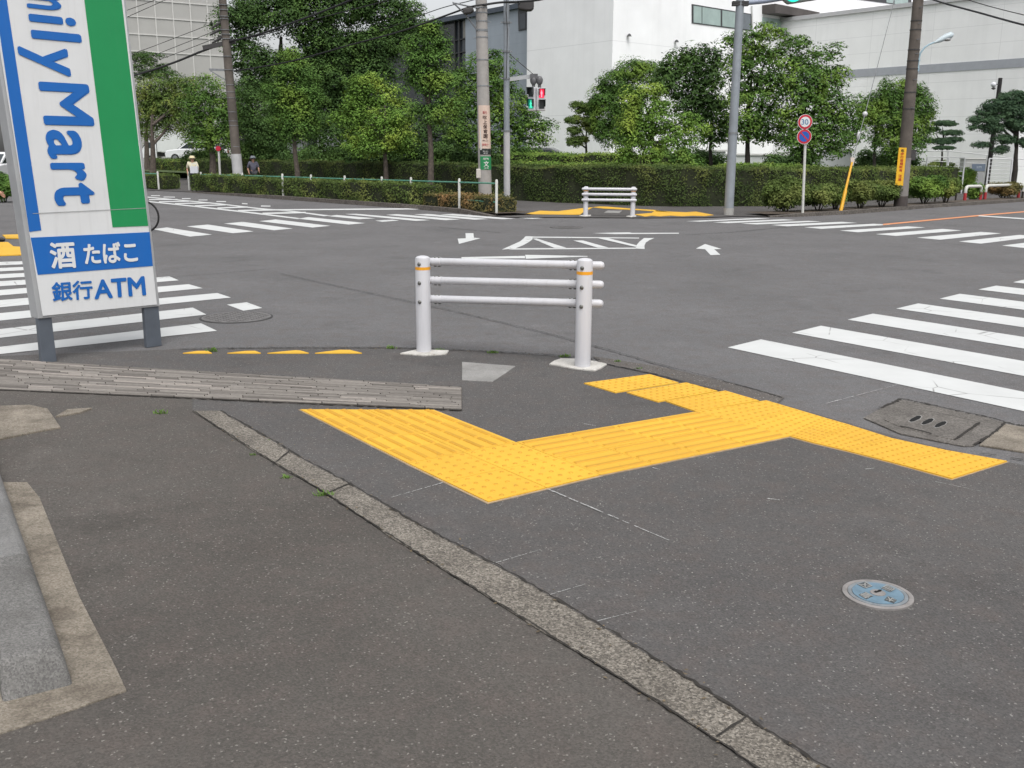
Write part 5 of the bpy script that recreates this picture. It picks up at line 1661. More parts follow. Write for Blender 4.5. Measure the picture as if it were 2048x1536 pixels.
ped_signal("pedestrian signal showing a green walking figure, left of the pair", [(1055.5, 173.5), (1070, 174), (1070.5, 221.5), (1055.5, 222)], (1057.5, 175.5, 1066.5, 193.5), (1057.5, 199, 1066.8, 217), 'green', y3 - .2, rad(-28))
ped_signal("pedestrian signal showing a red standing figure, right of the pair", [(1073.5, 175), (1091.5, 176), (1091, 222), (1073.5, 221)], (1078, 178, 1088, 195.5), (1078, 200.5, 1088.5, 217.5), 'red', y3 - .35, rad(12))

# right signal pole
t4 = thing("signal_pole", "thick grey signal pole by the far right crossing with a vehicle signal on its arm", "signal pole", tuple(G(1457, 431)))
po, b4, q4 = pole(t4, (1457, 431), (1487, -120), None, .125, .095, M_GPOLE)
MB().tube([b4, on_pole(b4, q4, 416, 0)], .131, 20).build("base_sleeve", paint("pale concrete collar", (0.32, 0.315, 0.30), .8, .15, 5), t4, True)
mb = MB()
ring(mb, on_pole(b4, q4, 266, 0), .128, .05)
mb.build("pole_band", M_STEEL, t4)
y4 = b4.y
mb = MB()
for py in (5, 10):
    c = on_pole(b4, q4, py, 0)
    mb.bar(c + Vector((-.2, -.02, 0)), c + Vector((.2, -.02, 0)), .16, .05)
mb.build("arm_bracket", M_DARKB, t4)
MB().tube([at(1482, 7, y4), at(1530, 2, y4), at(1580, -6, y4), at(1700, -22, y4)], .06, 14).build("arm", paint("grey blue arm", (0.22, 0.25, 0.32), .5, .1), t4, True)
yv = y4 - .25
vs_ = MB().slab([at(x, y, yv) for x, y in ((1566, -28), (1572, -36), (1690, -52), (1697, -46), (1697, -18), (1690, -10), (1578, 7.5), (1568, 0))], (0, .2, 0)).build("vehicle_signal", paint("grey signal body", (0.22, 0.24, 0.235), .5, .1), t4, bevel=.03)
for x, y, mt_ in ((1587, -15, emis("green vehicle light", (0.02, 0.62, 0.42), .9)), (1631, -21, M_OFF), (1674, -28, M_OFF)):
    c = at(x, y, yv)
    MB().lathe((c.x, c.y, c.z), [(.225, .0), (.225, .05), (.205, .055)], 26, (0, -1, 0)).build("lens", mt_, vs_)
    hd = MB()
    for k in range(14):
        a0, a1 = rad(-20 + k * 220 / 14), rad(-20 + (k + 1) * 220 / 14)
        r = .235
        hd.slab([(c.x + r * math.cos(a0), c.y - .03, c.z + r * math.sin(a0)), (c.x + r * math.cos(a1), c.y - .03, c.z + r * math.sin(a1)), (c.x + (r + .012) * math.cos(a1), c.y - .03, c.z + (r + .012) * math.sin(a1)), (c.x + (r + .012) * math.cos(a0), c.y - .03, c.z + (r + .012) * math.sin(a0))], (0, -.22, -.03))
    hd.build("visor", M_OFF, vs_)

# round signs on the white post
t5 = thing("traffic_sign", "white post with a round 30 speed sign above a blue no parking disc", "road sign", tuple(G(1605, 432)))
po, b5, q5 = pole(t5, (1605, 432), (1612.5, 236), None, .036, .034, M_PWHITE, 14)
y5 = b5.y - .06
M_SRED, M_SWH, M_SBL = paint("sign red", (0.42, 0.018, 0.035), .4, .06), paint("sign face white", (0.58, 0.60, 0.60), .4, .04), paint("sign face blue", (0.012, 0.085, 0.36), .4, .06)
def disc(mb, c, r, y, th=.004, n=36, a0=0, a1=None):
    mb.lathe((c.x, y, c.z), [(r, 0), (r, th)], n, (0, -1, 0))
for cpx, cpy, kind in ((1610, 243.8, '30'), (1608.3, 273.2, 'np')):
    c = at(cpx, cpy, y5)
    r = 14.2 * y5 / F_PX
    face = MB()
    disc(face, c, r, y5, .012)
    fo = face.build("sign_face", M_SWH, t5)
    mb = MB()
    disc(mb, c, r * .95, y5 - .0125, .002)
    mb.build("red_ring", M_SRED, fo)
    mb = MB()
    disc(mb, c, r * .68, y5 - .0150, .002)
    mb.build("field", M_SWH if kind == '30' else M_SBL, fo)
    mb = MB()
    if kind == '30':
        put_text(mb, "30", [(cpx - 7.2, cpy - 5.6), (cpx + 6.8, cpy - 5.6), (cpx + 6.8, cpy + 5.6), (cpx - 7.2, cpy + 5.6)], lambda x, y: at(x, y, y5 - .0180), .008)
        mb.build("lettering", paint("sign numeral blue", (0.06, 0.16, 0.30), .4, .05), fo)
    else:
        a = rad(135)
        d = Vector((math.cos(a), 0, math.sin(a)))
        s = Vector((-d.z, 0, d.x))
        q = [c + d * r * .8 + s * r * .09, c + d * r * .8 - s * r * .09, c - d * r * .8 - s * r * .09, c - d * r * .8 + s * r * .09]
        mb.slab([(p.x, y5 - .0175, p.z) for p in q], (0, -.002, 0))
        mb.build("red_bar", M_SRED, fo)

# leaning yellow stay cover with its wire
t6 = thing("guy_wire", "leaning yellow stay guard with a steel wire rising towards the right utility pole", "stay wire", tuple(G(1680, 428)))
a, b_ = G(1680, 428), at(1704, 325, G(1680, 428).y + .6)
MB().tube([a, a.lerp(b_, .45)], [.05, .05], 14).build("guard_tube", paint("yellow plastic guard", (0.62, 0.33, 0.02), .45, .1), t6, True)
MB().tube([a.lerp(b_, .45), b_], [.035, .03], 14).build("guard_tube", paint("yellow plastic guard", (0.62, 0.33, 0.02), .45, .1), t6, True)
MB().slab([at(1701, 315, b_.y), at(1709, 315, b_.y), at(1709, 325, b_.y), at(1702, 325, b_.y)], (0, .05, 0)).build("tag", paint("pale tag", (.6, .52, .46), .6, .05), t6)
mb = MB()
mb.tube([b_, at(1730, 228, b_.y + 2), at(1784, 20, b_.y + 7), at(1800, -60, b_.y + 8)], .011, 6)
mb.build("wire", paint("grey wire", (.16, .165, .17), .5, .1), t6)
mb = MB()
mb.ball(at(1730, 228, b_.y + 2), .075)
mb.build("insulator_ball", paint("white porcelain", (.55, .55, .56), .3, .05), t6, True)
MB().ball(at(1717, 272, b_.y + 1.2), (.05, .05, .13)).build("turnbuckle", paint("white porcelain", (.55, .55, .56), .3, .05), t6, True)

# right utility pole
t7 = thing("utility_pole", "right-hand brown utility pole with a yellow warning board and a street lamp arm", "utility pole", tuple(G(1800, 419)))
po, b7, q7 = pole(t7, (1800, 419), (1846, -110), None, .19, .135, M_DPOLE, 28)
R7 = lambda py: .19 + (.135 - .19) * ((on_pole(b7, q7, py, 0) - b7).length / (q7 - b7).length)
MB().tube([b7, on_pole(b7, q7, 393, 0)], [.196, .194], 28).build("base_wrap", paint("dark brown wrap", (0.06, 0.05, 0.047), .8, .2, 6), t7, True)
MB().tube([on_pole(b7, q7, 392, 0), on_pole(b7, q7, 316, 0)], [.193, .188], 28).build("lower_sleeve", paint("grey pole sleeve", (0.20, 0.185, 0.175), .85, .15, 4), t7, True)
ys = b7.y - .24
cy_ = MB().slab([at(x, y, ys) for x, y in ((1798, 295), (1813.5, 295.5), (1806, 371.5), (1790.5, 370))], (0, .02, 0)).build("warning_board", paint("yellow board", (0.72, 0.40, 0.02), .5, .06), t7)
tb_, tr_ = MB(), MB()
for k, ch in enumerate("危歩行者横断有"):
    yy_ = 298.2 + k * 6.6
    xo = 1805.6 - (yy_ - 298) * .098
    put_text(tb_ if k == 0 else tr_, ch, [(xo - 3.4, yy_), (xo + 3.4, yy_), (xo + 3.0, yy_ + 5.6), (xo - 3.8, yy_ + 5.6)], lambda x, y: at(x, y, ys - .003), .02)
for k, ch in enumerate("注意"):
    yy_ = 349 + k * 7
    xo = 1805.6 - (yy_ - 298) * .098
    put_text(tr_, ch, [(xo - 3.4, yy_), (xo + 3.4, yy_), (xo + 3.0, yy_ + 5.8), (xo - 3.8, yy_ + 5.8)], lambda x, y: at(x, y, ys - .003), .02)
tb_.build("lettering", paint("black print", (.03, .02, .015), .6, .05), cy_)
tr_.build("lettering", paint("red board print", (.45, .045, .02), .6, .05), cy_)
mb = MB()
for py in (42, 60, 100, 122, 138, 185, 218):
    ring(mb, on_pole(b7, q7, py, 0), R7(py) + .01, .03)
c = on_pole(b7, q7, 310, 0)
mb.box((c.x + .22, c.y, c.z), (.16, .16, .3))
mb.build("pole_band", M_DARKB, t7)
mb = MB()
for py in (16, 48, 80, 108, 160, 216):
    c = on_pole(b7, q7, py, 0)
    mb.bar(c + Vector((0, -R7(py), 0)), c + Vector((.05, -R7(py) - .08, 0)), .02, .02)
mb.build("step_bolt", M_STEEL, t7)
y7 = b7.y - .05
M_LB = paint("pale blue lamp paint", (0.30, 0.43, 0.50), .45, .08)
MB().tube([at(1835, 142, y7), at(1837.5, 118, y7), at(1841, 106, y7), at(1849, 95, y7), at(1858, 89, y7), at(1870, 84, y7)], .024, 10).build("lamp_arm", M_LB, t7, True)
mb = MB()
mb.bar(at(1828, 122, y7), at(1839, 119, y7), .1, .1)
mb.bar(at(1826, 138, y7), at(1837, 137, y7), .1, .12)
mb.bar(at(1835.5, 143, y7), at(1836.5, 117, y7), .07, .05)
mb.build("lamp_bracket", M_LB, t7)
lm = MB().tube([at(1868, 85.5, y7), at(1880, 80, y7), at(1892, 74, y7), at(1902, 70, y7), at(1906, 70, y7)], [.03, .07, .09, .09, .05], 12).build("lamp_head", paint("pale lamp shell", (0.46, 0.53, 0.56), .4, .06), t7, True)
MB().ball(at(1894, 79, y7), (.12, .09, .05)).build("lamp_glass", paint("lamp glass", (0.30, 0.30, 0.30), .2, .1), t7, True)

# black lamp post near the gate
t8 = thing("garden_lamp", "thin black garden lamp post with a small bulb in front of the pale wall", "lamp post", tuple(G(1975, 360)))
b8, q8 = at(1977, 335, 44), at(2001, 156, 44)
b8.z = 0.05
MB().tube([b8, q8], [.11, .085], 14).build("pole", paint("black lamp paint", (.014, .012, .012), .5, .1), t8, True)
MB().bar(at(1999, 168, 44), at(1989, 169, 43.8), .04, .04).build("arm", M_DARKB, t8)
MB().lathe(at(1987, 177, 43.8), [(.02, -.05), (.1, 0), (.03, .06)], 14).build("lamp_cap", M_DARKB, t8)
MB().ball(at(1987, 169, 43.8), .11).build("bulb", paint("white lamp glass", (.62, .63, .66), .3, .03), t8, True)

# red topped marker post
tm = thing("marker_post", "slim white marker post with a red reflector top left of the tall brown pole", "marker post", tuple(G(442, 383)))
bm_, qm = G(442, 383), at(437, 292, G(442, 383).y)
MB().tube([bm_, qm], .045, 12).build("post", M_PWHITE, tm, True)
c = at(437.3, 297, bm_.y)
MB().lathe((c.x, c.y - .05, c.z), [(.1, 0), (.1, .015)], 24, (0, -1, 0)).build("reflector", paint("red reflector", (.45, .015, .04), .35, .05), tm)

# ------------------------------------------------------------------ overhead cables
def cable(label, pts, r, group="overhead cables"):
    P = [at(*p) for p in pts]
    out = []
    for i in range(len(P) - 1):
        for k in range(8):
            t_ = k / 8
            p0_, p1_, p2_, p3_ = P[max(i - 1, 0)], P[i], P[i + 1], P[min(i + 2, len(P) - 1)]
            out.append(.5 * ((2 * p1_) + (p2_ - p0_) * t_ + (2 * p0_ - 5 * p1_ + 4 * p2_ - p3_) * t_ ** 2 + (3 * p1_ - p0_ - 3 * p2_ + p3_) * t_ ** 3))
    out.append(P[-1])
    o_ = MB().tube(out, r, 7).build("overhead_cable", paint("black cable", (.014, .014, .016), .6, .1), None, True)
    return solo(o_, label, "cable", group)
Y1, Y2 = b1.y, b2.y
cable("thick black cable sweeping up from the brown pole across the big dark tree", [(455, 84, Y1), (520, 68, Y1 - 1), (600, 40, Y1 - 3), (690, 5, Y1 - 5), (800, -45, Y1 - 7)], .036)
cable("thinner cable just below the thick one across the big dark tree", [(460, 82, Y1), (540, 66, Y1 - 1), (640, 36, Y1 - 3), (760, 5, Y1 - 6), (880, -30, Y2)], .018)
cable("drooping cable from the brown pole to the concrete pole's street lamp", [(468, 142, Y1), (580, 123, Y1 - 2), (700, 90, Y1 - 4), (790, 66, Y1 - 6), (850, 46, Y2 + 2), (900, 28, Y2 + .5), (940, 14, Y2 - .3), (966, 9, Y2 - .3)], .026)
cable("bundle of cables between the concrete pole and the slim signal pole", [(966, 10, Y2 - .3), (1000, 5, (Y2 + y3) / 2), (1040, 3, y3 - .2), (1085, -2, y3 - 2), (1150, -25, y3 - 4)], .03)
cable("thick cable running from the brown pole behind the shop sign", [(455, 84, Y1), (400, 104, Y1 + 3), (340, 128, Y1 + 6), (262, 152, Y1 + 10), (100, 190, Y1 + 22)], .045)
cable("upper cable behind the shop sign, topmost at the netted building", [(442, 40, Y1), (360, 72, Y1 + 5), (262, 108, Y1 + 10), (120, 150, Y1 + 20)], .012)
cable("middle cable behind the shop sign in front of the netted building", [(446, 55, Y1), (360, 90, Y1 + 5), (262, 126, Y1 + 10), (120, 165, Y1 + 20)], .012)
cable("lower thin cable behind the shop sign just above the thick one", [(447, 70, Y1), (360, 104, Y1 + 5), (262, 138, Y1 + 10), (120, 176, Y1 + 20)], .012)
cable("thin cable from the frame's top beside the sign's green stripe", [(250, 22, 45), (310, 0, 42), (360, -20, 40)], .012)
cable("second thin cable beside the sign's green stripe, lower one", [(250, 36, 45), (330, 0, 42), (370, -20, 40)], .012)
cable("curly thin cable left of the concrete pole's street lamp", [(760, 62, Y1 - 6), (860, 24, Y2 + 2), (905, 10, Y2), (935, 3, Y2), (966, -6, Y2)], .012)
cable("thick cable crossing the frame's upper right corner", [(1838, -12, b7.y), (1880, 4, b7.y - 1), (1960, 26, b7.y - 3), (2048, 50, b7.y - 5), (2200, 85, b7.y - 8)], .024)
cable("thin cable above the thick one in the upper right corner", [(1840, -36, b7.y), (1940, 1, b7.y - 2), (2048, 30, b7.y - 5), (2200, 62, b7.y - 8)], .011)

# ================================================================== BUILDINGS
def wall_mat(name, col, dx, dz, line, u, depth=.35, lw=.012, var=.05):
    """panelled wall: joints every dx along direction u and every dz in height"""
    mt, n, b_, o_ = newmat(name)
    g = coords(n)
    dot = node(n, "ShaderNodeVectorMath", operation='DOT_PRODUCT')
    dot.inputs[1].default_value = (u[0], u[1], 0)
    n.links.new(g, dot.inputs[0])
    sep = n.nodes.new("ShaderNodeSeparateXYZ")
    n.links.new(g, sep.inputs[0])
    def lines(src, step, wd):
        d = node(n, "ShaderNodeMath", operation='DIVIDE')
        n.links.new(src, d.inputs[0])
        d.inputs[1].default_value = step
        fr = node(n, "ShaderNodeMath", operation='FRACT')
        n.links.new(d.outputs[0], fr.inputs[0])
        lt_ = node(n, "ShaderNodeMath", operation='LESS_THAN')
        n.links.new(fr.outputs[0], lt_.inputs[0])
        lt_.inputs[1].default_value = wd / step
        return lt_.outputs[0]
    a = lines(dot.outputs['Value'], dx, lw)
    c = lines(sep.outputs[2], dz, lw)
    mx = node(n, "ShaderNodeMath", operation='MAXIMUM')
    n.links.new(a, mx.inputs[0])
    n.links.new(c, mx.inputs[1])
    f = noise(n, .5, 4.0, .6)
    base = ramp(n, f, [(.3, tuple(k * (1 - var) for k in col)), (.7, tuple(min(1, k * (1 + var)) for k in col))])
    # faint streaks of rain dirt
    sc3 = node(n, "ShaderNodeMapping")
    sc3.inputs['Scale'].default_value = (1.5, 1.5, .06)
    n.links.new(g, sc3.inputs[0])
    st = noise(n, 1.2, 3.0, .6, sc3.outputs[0])
    base = mix(n, ramp(n, st, [(.5, (0, 0, 0)), (.75, (.14, .14, .14))]), base, tuple(k * .6 for k in col))
    md = node(n, "ShaderNodeMath", operation='MULTIPLY')
    n.links.new(mx.outputs[0], md.inputs[0])
    md.inputs[1].default_value = depth
    cc = mix(n, md.outputs[0], base, line)
    n.links.new(cc, b_.inputs['Base Color'])
    b_.inputs['Roughness'].default_value = .8
    b_.inputs['Specular IOR Level'].default_value = .25
    return mt
uL, uR = Vector((-.60, .80, 0)), Vector((.75, .66, 0)).normalized()
def box_wall(P, u, length, thickn, z0, z1, away):
    """solid block whose front face runs from P along u"""
    P, u = Vector(P), Vector(u).normalized()
    n_ = Vector((-u.y, u.x, 0))
    if n_.dot(Vector(away)) < 0:
        n_ = -n_
    q = [P, P + u * length, P + u * length + n_ * thickn, P + n_ * thickn]
    return [(p.x, p.y) for p in q], z0, z1
# white block in the middle
PC = at(1219, 303, 52)
M_WB = wall_mat("white rendered panels", (0.88, 0.885, 0.895), 50.0, 3.55, (0.4, 0.4, 0.42), uL, .3, .03)
bw = thing("white_building", "large white windowed block with a sharp corner behind the trees", "building", (PC.x, PC.y, 0))
plL, plR = vplane(PC, (uL.x, uL.y)), vplane(PC, (uR.x, uR.y))
endL = plL(1053, 200)
lenL = (endL - PC).dot(uL)
nR = Vector((-uR.y, uR.x, 0))
nR = nR if nR.y > 0 else -nR
pts = [(PC.x, PC.y), ((PC + uR * 40).x, (PC + uR * 40).y), ((PC + uR * 40 + uL * lenL).x, (PC + uR * 40 + uL * lenL).y), (endL.x, endL.y)]
MB().prism(pts, -.2, 16).build("wall", M_WB, bw)
def wall_rect(pl, px0, px1, off=0.0):
    return pl(px0[0], px0[1], off), pl(px1[0], px1[1], off)
M_GLASS = paint("pale reflecting glass", (0.33, 0.42, 0.40), .12, .15, .8, 0, .6)
M_DGLASS = paint("dark glass", (0.03, 0.037, 0.045), .15, .3, .8, 0, .6)
M_WFRAME = paint("dark window frame", (0.05, 0.052, 0.055), .5, .1)
wf = MB().slab([plR(x, y, -.02) for x, y in ((1383, 8), (1502, 28), (1502, 62), (1383, 46.5))], plR.n * .05).build("window", M_WFRAME, bw)
MB().slab([plR(x, y, .032) for x, y in ((1386, 11.5), (1402, 14), (1402, 47), (1386, 45))], plR.n * .01).slab([plR(x, y, .032) for x, y in ((1403.5, 14.3), (1440, 20.2), (1440, 52.2), (1403.5, 47.3))], plR.n * .01).slab([plR(x, y, .032) for x, y in ((1443.5, 20.8), (1476, 26), (1476, 56.8), (1443.5, 52.6))], plR.n * .01).build("pane", M_GLASS, wf)
MB().slab([plR(x, y, .032) for x, y in ((1478, 26.3), (1500, 29.5), (1500, 60), (1478, 57))], plR.n * .01).build("pane", paint("grey louvre", (.16, .18, .2), .5, .15), wf)
MB().slab([plR(x, y, .0) for x, y in ((1524, 10.5), (1613, 27.5), (1613, 41), (1524, 28))], plR.n * .9).build("canopy", paint("dark brown fascia", (0.075, 0.066, 0.062), .6, .2, 1.5), bw)
MB().slab([plR(x, y, -.02) for x, y in ((1524, 34), (1600, 44), (1600, 60), (1524, 52))], plR.n * .05).build("window", M_GLASS, bw)
wf = MB().slab([plR(x, y, -.02) for x, y in ((1700, -40), (1822, -22), (1822, 13.5), (1700, -3))], plR.n * .05).build("window", M_WFRAME, bw)
MB().slab([plR(x, y, .032) for x, y in ((1772, -28), (1786, -26), (1786, 7), (1772, 5))], plR.n * .01).slab([plR(x, y, .032) for x, y in ((1788, -26), (1815, -22), (1815, 11.5), (1788, 7.6))], plR.n * .01).build("pane", M_GLASS, wf)
for x, y in ((1255, 70), (1350, 82)):
    c = plR(x, y, .12)
    MB().lathe((c.x, c.y, c.z), [(.02, .06), (.07, .03), (.12, -.07), (.02, -.075)], 14).build("wall_lamp", M_WFRAME, bw)
MB().tube([plR(1502, 12, .06), plR(1504, 90, .06)], .05, 8).build("drainpipe", paint("white pipe", (.6, .6, .6), .5, .05), bw, True)
# wing set back on the left; its shade is mixed into the blue grey
PW = plL(1053, 200) - plL.n * 1.2
plW = vplane(PW, (uL.x, uL.y))
bg2 = thing("grey_building_wing", "blue grey building wing with a dark glass stair front left of the white block", "building", (PW.x, PW.y, 0))
M_GB = wall_mat("shaded blue grey panels", (0.33, 0.37, 0.42), 1.8, .6, (.26, .29, .33), uL, .45, .02)
def top_of(pl, px, py):
    return pl(px, py).z
zt = top_of(plW, 1000, 24.5)
pR_, pM, pE = plW(1056, 100), plW(931, 100), plW(600, 100)
nW = -plW.n
MB().prism([(p.x, p.y) for p in (pR_, pM, pM + nW * 12, pR_ + nW * 12)], -.2, zt).build("wall", M_GB, bg2)
MB().prism([(p.x, p.y) for p in (pM + nW * .3, pE + nW * .3, pE + nW * 12, pM + nW * 12)], -.2, zt - .02).build("glass_wall", M_DGLASS, bg2)
MB().prism([(p.x, p.y) for p in (pR_ + plW.n * .2, pE + plW.n * .2, pE + nW * 12, pR_ + nW * 12)], zt + .003, zt + .28).build("roof", paint("dark roof edge", (.07, .085, .11), .6, .1), bg2)
wf = MB().slab([plW(x, y, -.02) for x, y in ((1037, 12 + 9), (1053.5, 19), (1053.5, 59.5), (1038, 62))], plW.n * .06).build("window", M_WFRAME, bg2)
MB().slab([plW(x, y, .042) for x, y in ((1040, 28), (1052, 26), (1052, 57), (1040.5, 59))], plW.n * .01).build("pane", M_DGLASS, wf)
mb = MB()
for x in (903, 912):
    mb.slab([plW(x, 36 + (931 - x) * .2, -.28), plW(x + 2, 36 + (929 - x) * .2, -.28), plW(x + 2, 300, -.28), plW(x, 300, -.28)], plW.n * .1)
for y in (78, 104):
    mb.slab([plW(931, y - 4, -.28), plW(880, y + 7, -.28), plW(880, y + 8.5, -.28), plW(931, y - 2, -.28)], plW.n * .08)
mb.build("mullion", M_WFRAME, bg2)
MB().slab([plW(920, 41, -.27), plW(930, 39, -.27), plW(930, 73, -.27), plW(920, 75.5, -.27)], plW.n * .03).build("blind", paint("pale blind", (.28, .27, .25), .8, .1), bg2)
# right pale hall
uH = Vector((-.62, .785, 0)).normalized()
PH = at(2034, 300, 50)
plH = vplane(PH, (uH.x, uH.y))
bh = thing("pale_hall", "pale panelled hall with a grey band filling the right of the view", "building", (PH.x, PH.y, 0))
M_HB = wall_mat("pale hall panels", (0.74, 0.745, 0.745), 3.6, 0.88, (.36, .36, .37), uH, .35, .022)
pE = plH(1500, 200)
lenH = (pE - PH).dot(uH)
nH = -plH.n
ur = Vector((uH.y, -uH.x, 0))
zt = plH(1830, 13).z
q = [PH, PH + uH * lenH, PH + uH * lenH + nH * 30, PH + nH * 30]
MB().prism([(p.x, p.y) for p in q], -.2, zt).build("wall", M_HB, bh)
zb1, zb0 = plH(1900, 126).z, plH(1900, 143).z
qo = [PH + plH.n * .03 - uH * .03, PH + uH * lenH + plH.n * .03, PH + uH * lenH + nH * 30, PH + nH * 30 - uH * .03]
MB().prism([(p.x, p.y) for p in qo], zb0, zb1).build("grey_band", paint("grey band paint", (0.31, 0.325, 0.355), .7, .06), bh)
qo = [PH + plH.n * .12 - uH * .12, PH + uH * lenH + plH.n * .12, PH + uH * lenH + nH * 30, PH + nH * 30 - uH * .12]
MB().prism([(p.x, p.y) for p in qo], zt + .003, zt + .22).build("parapet", paint("parapet grey", (.42, .42, .43), .7, .06), bh)
# netted building, far left
uN = Vector((.85, .53, 0)).normalized()
PN = at(235, 200, 82)
plN = vplane(PN, (uN.x, uN.y))
bn = thing("netted_building", "tall building wrapped in grey netting with a pale grid at far left", "building", (PN.x, PN.y, 0))
pE = plN(452, 100)
P0n = plN(60, 200)
nN = -plN.n
M_NET = paint("grey building netting", (0.37, 0.365, 0.35), .9, .07, .3)
L_ = (pE - P0n).dot(uN)
MB().prism([(p.x, p.y) for p in (P0n, P0n + uN * L_, P0n + uN * L_ + nN * 14, P0n + nN * 14)], -.2, 26).build("netting", M_NET, bn)
mb = MB()
M_GRID = paint("pale scaffold line", (0.53, 0.525, 0.505), .8, .05)
k = 0
step = 1.40
for i in range(int(L_ / step) + 1):
    p = P0n + uN * (i * step) + plN.n * .01
    mb.slab([p, p + uN * .09, p + uN * .09 + Vector((0, 0, 26)), p + Vector((0, 0, 26))], plN.n * .05)
zz = 4.0
while zz < 26:
    p = P0n + plN.n * .01
    mb.slab([p + Vector((0, 0, zz)), p + uN * L_ + Vector((0, 0, zz)), p + uN * L_ + Vector((0, 0, zz + .085)), p + Vector((0, 0, zz + .085))], plN.n * .045)
    zz += 1.32
mb.build("scaffold_grid", M_GRID, bn)
# pale shed seen under the left trees, low walls
M_SHED = wall_mat("pale shed wall", (0.50, 0.52, 0.52), 2.0, 1.0, (.35, .35, .35), (1, 0), .35, .02)
def shed(name, label, x0, x1, ytop, Y, d=2.0, mat=None, cat="wall", z0=-.1):
    a, b_ = at(x0, 310, Y), at(x1, 310, Y)
    zt_ = at((x0 + x1) / 2, ytop, Y).z
    t = thing(name, label, cat, (a.x, Y, 0))
    MB().box(((a.x + b_.x) / 2, Y + d / 2, (zt_ + z0) / 2), (abs(b_.x - a.x), d, zt_ - z0)).build("wall", mat or M_SHED, t, bevel=.01)
    MB().box(((a.x + b_.x) / 2, Y + d / 2, zt_ + .04), (abs(b_.x - a.x) + .12, d + .12, .075)).build("coping", paint("pale coping", (.55, .55, .54), .8, .06), t)
    return t
shed("garden_wall", "pale garden wall showing between trunks left of the grey signal pole", 1395, 1451, 303, 45, .3)
shed("garden_wall", "low white wall right of the round signs behind the hedge", 1642, 1704, 302, 43.5, .3)
shed("garden_wall", "long pale wall base beneath the tall green trees behind the grey signal pole", 1455, 1640, 311, 47, .4)
shed("shed", "pale shed seen through the trunks right of the brown pole", 548, 572, 283, 60, 5, cat="shed")
shed("shed", "white shed glimpsed between the street tree and the maple", 636, 700, 250, 62, 6, paint("white shed", (.55, .57, .6), .7, .05), cat="shed")

# gate pillars, fences, arches
def pillar(label, x0, x1, ytop, ybase, plate):
    b_ = G((x0 + x1) / 2, ybase, .02)
    Y = b_.y
    a, c = at(x0, 320, Y), at(x1, 320, Y)
    zt_ = at(x0, ytop, Y).z
    t = thing("gate_pillar", label, "gate pillar", (b_.x, Y, 0), "gate pillars")
    MB().box(((a.x + c.x) / 2, Y + .3, zt_ / 2), (c.x - a.x, .6, zt_)).build("pillar_body", paint("pale rough pillar", (0.34, 0.34, 0.335), .9, .08, 6), t, bevel=.015)
    MB().box(((a.x + c.x) / 2, Y + .3, zt_ + .02), (c.x - a.x + .05, .65, .045)).build("coping", paint("pale coping", (.55, .55, .54), .8, .06), t)
    if plate:
        po_ = MB().slab([at(x, y, Y - .004) for x, y in ((1944, 328), (1975, 328), (1975, 342), (1944, 342))], (0, -.02, 0)).build("name_plate", paint("blue grey plate", (.12, .15, .2), .35, .1), t)
        tx_ = MB()
        put_text(tx_, "正門", [(1953, 332.5), (1963, 332.5), (1963, 336.5), (1953, 336.5)], lambda x, y: at(x, y, Y - .0265), .01)
        tx_.build("lettering", paint("pale plate print", (.42, .46, .52), .5, .05), po_)
        MB().slab([at(x, y, Y - .004) for x, y in ((1951, 345), (1966, 345), (1966, 372), (1951, 372))], (0, -.05, 0)).build("letter_box", paint("grey letter box", (.27, .27, .28), .6, .08), t)
    else:
        MB().slab([at(x, y, Y - .004) for x, y in ((2041, 329), (2056, 329), (2056, 342), (2041, 342))], (0, -.02, 0)).build("name_plate", paint("blue grey plate", (.12, .15, .2), .35, .1), t)
    return t
pillar("gate pillar with a blue grey name plate and letter box", 1931, 1979, 318, 377, True)
pillar("gate pillar at the right frame edge behind the pine", 2029, 2075, 319, 372, False)
M_FW = paint("white fence paint", (.55, .56, .57), .5, .06)
def fence(label, xs, ytops, Y, n, zlow=.1):
    P = [at(x, y, Y + (i * -.3)) for i, (x, y) in enumerate(zip(xs, ytops))]
    t = thing("white_fence", label, "fence", (P[0].x, P[0].y, 0))
    for p in P:
        MB().tube([(p.x, p.y, 0), p], .035, 8).build("post", M_FW, t, True)
    rails = MB()
    for k in range(n):
        f_ = k / n
        rails.tube([Vector((p.x, p.y, zlow + (p.z - zlow) * (1 - f_ * .95))) for p in P], .022 if k == 0 else .011, 6)
    rails.build("rails", M_FW, t)
    return t
fence("white pipe fence left of the plated gate pillar", [1855, 1898, 1930], [313, 314.5, 315.5], 43, 7)
fence("white wire fence between the two gate pillars", [1979, 2025], [317, 318.5], 40.5, 9)
fence("farther white fence above the gate pillars under the clipped pine", [1835, 1897, 1975, 2026, 2080], [302, 302, 310, 317, 322], 46, 2, .8)
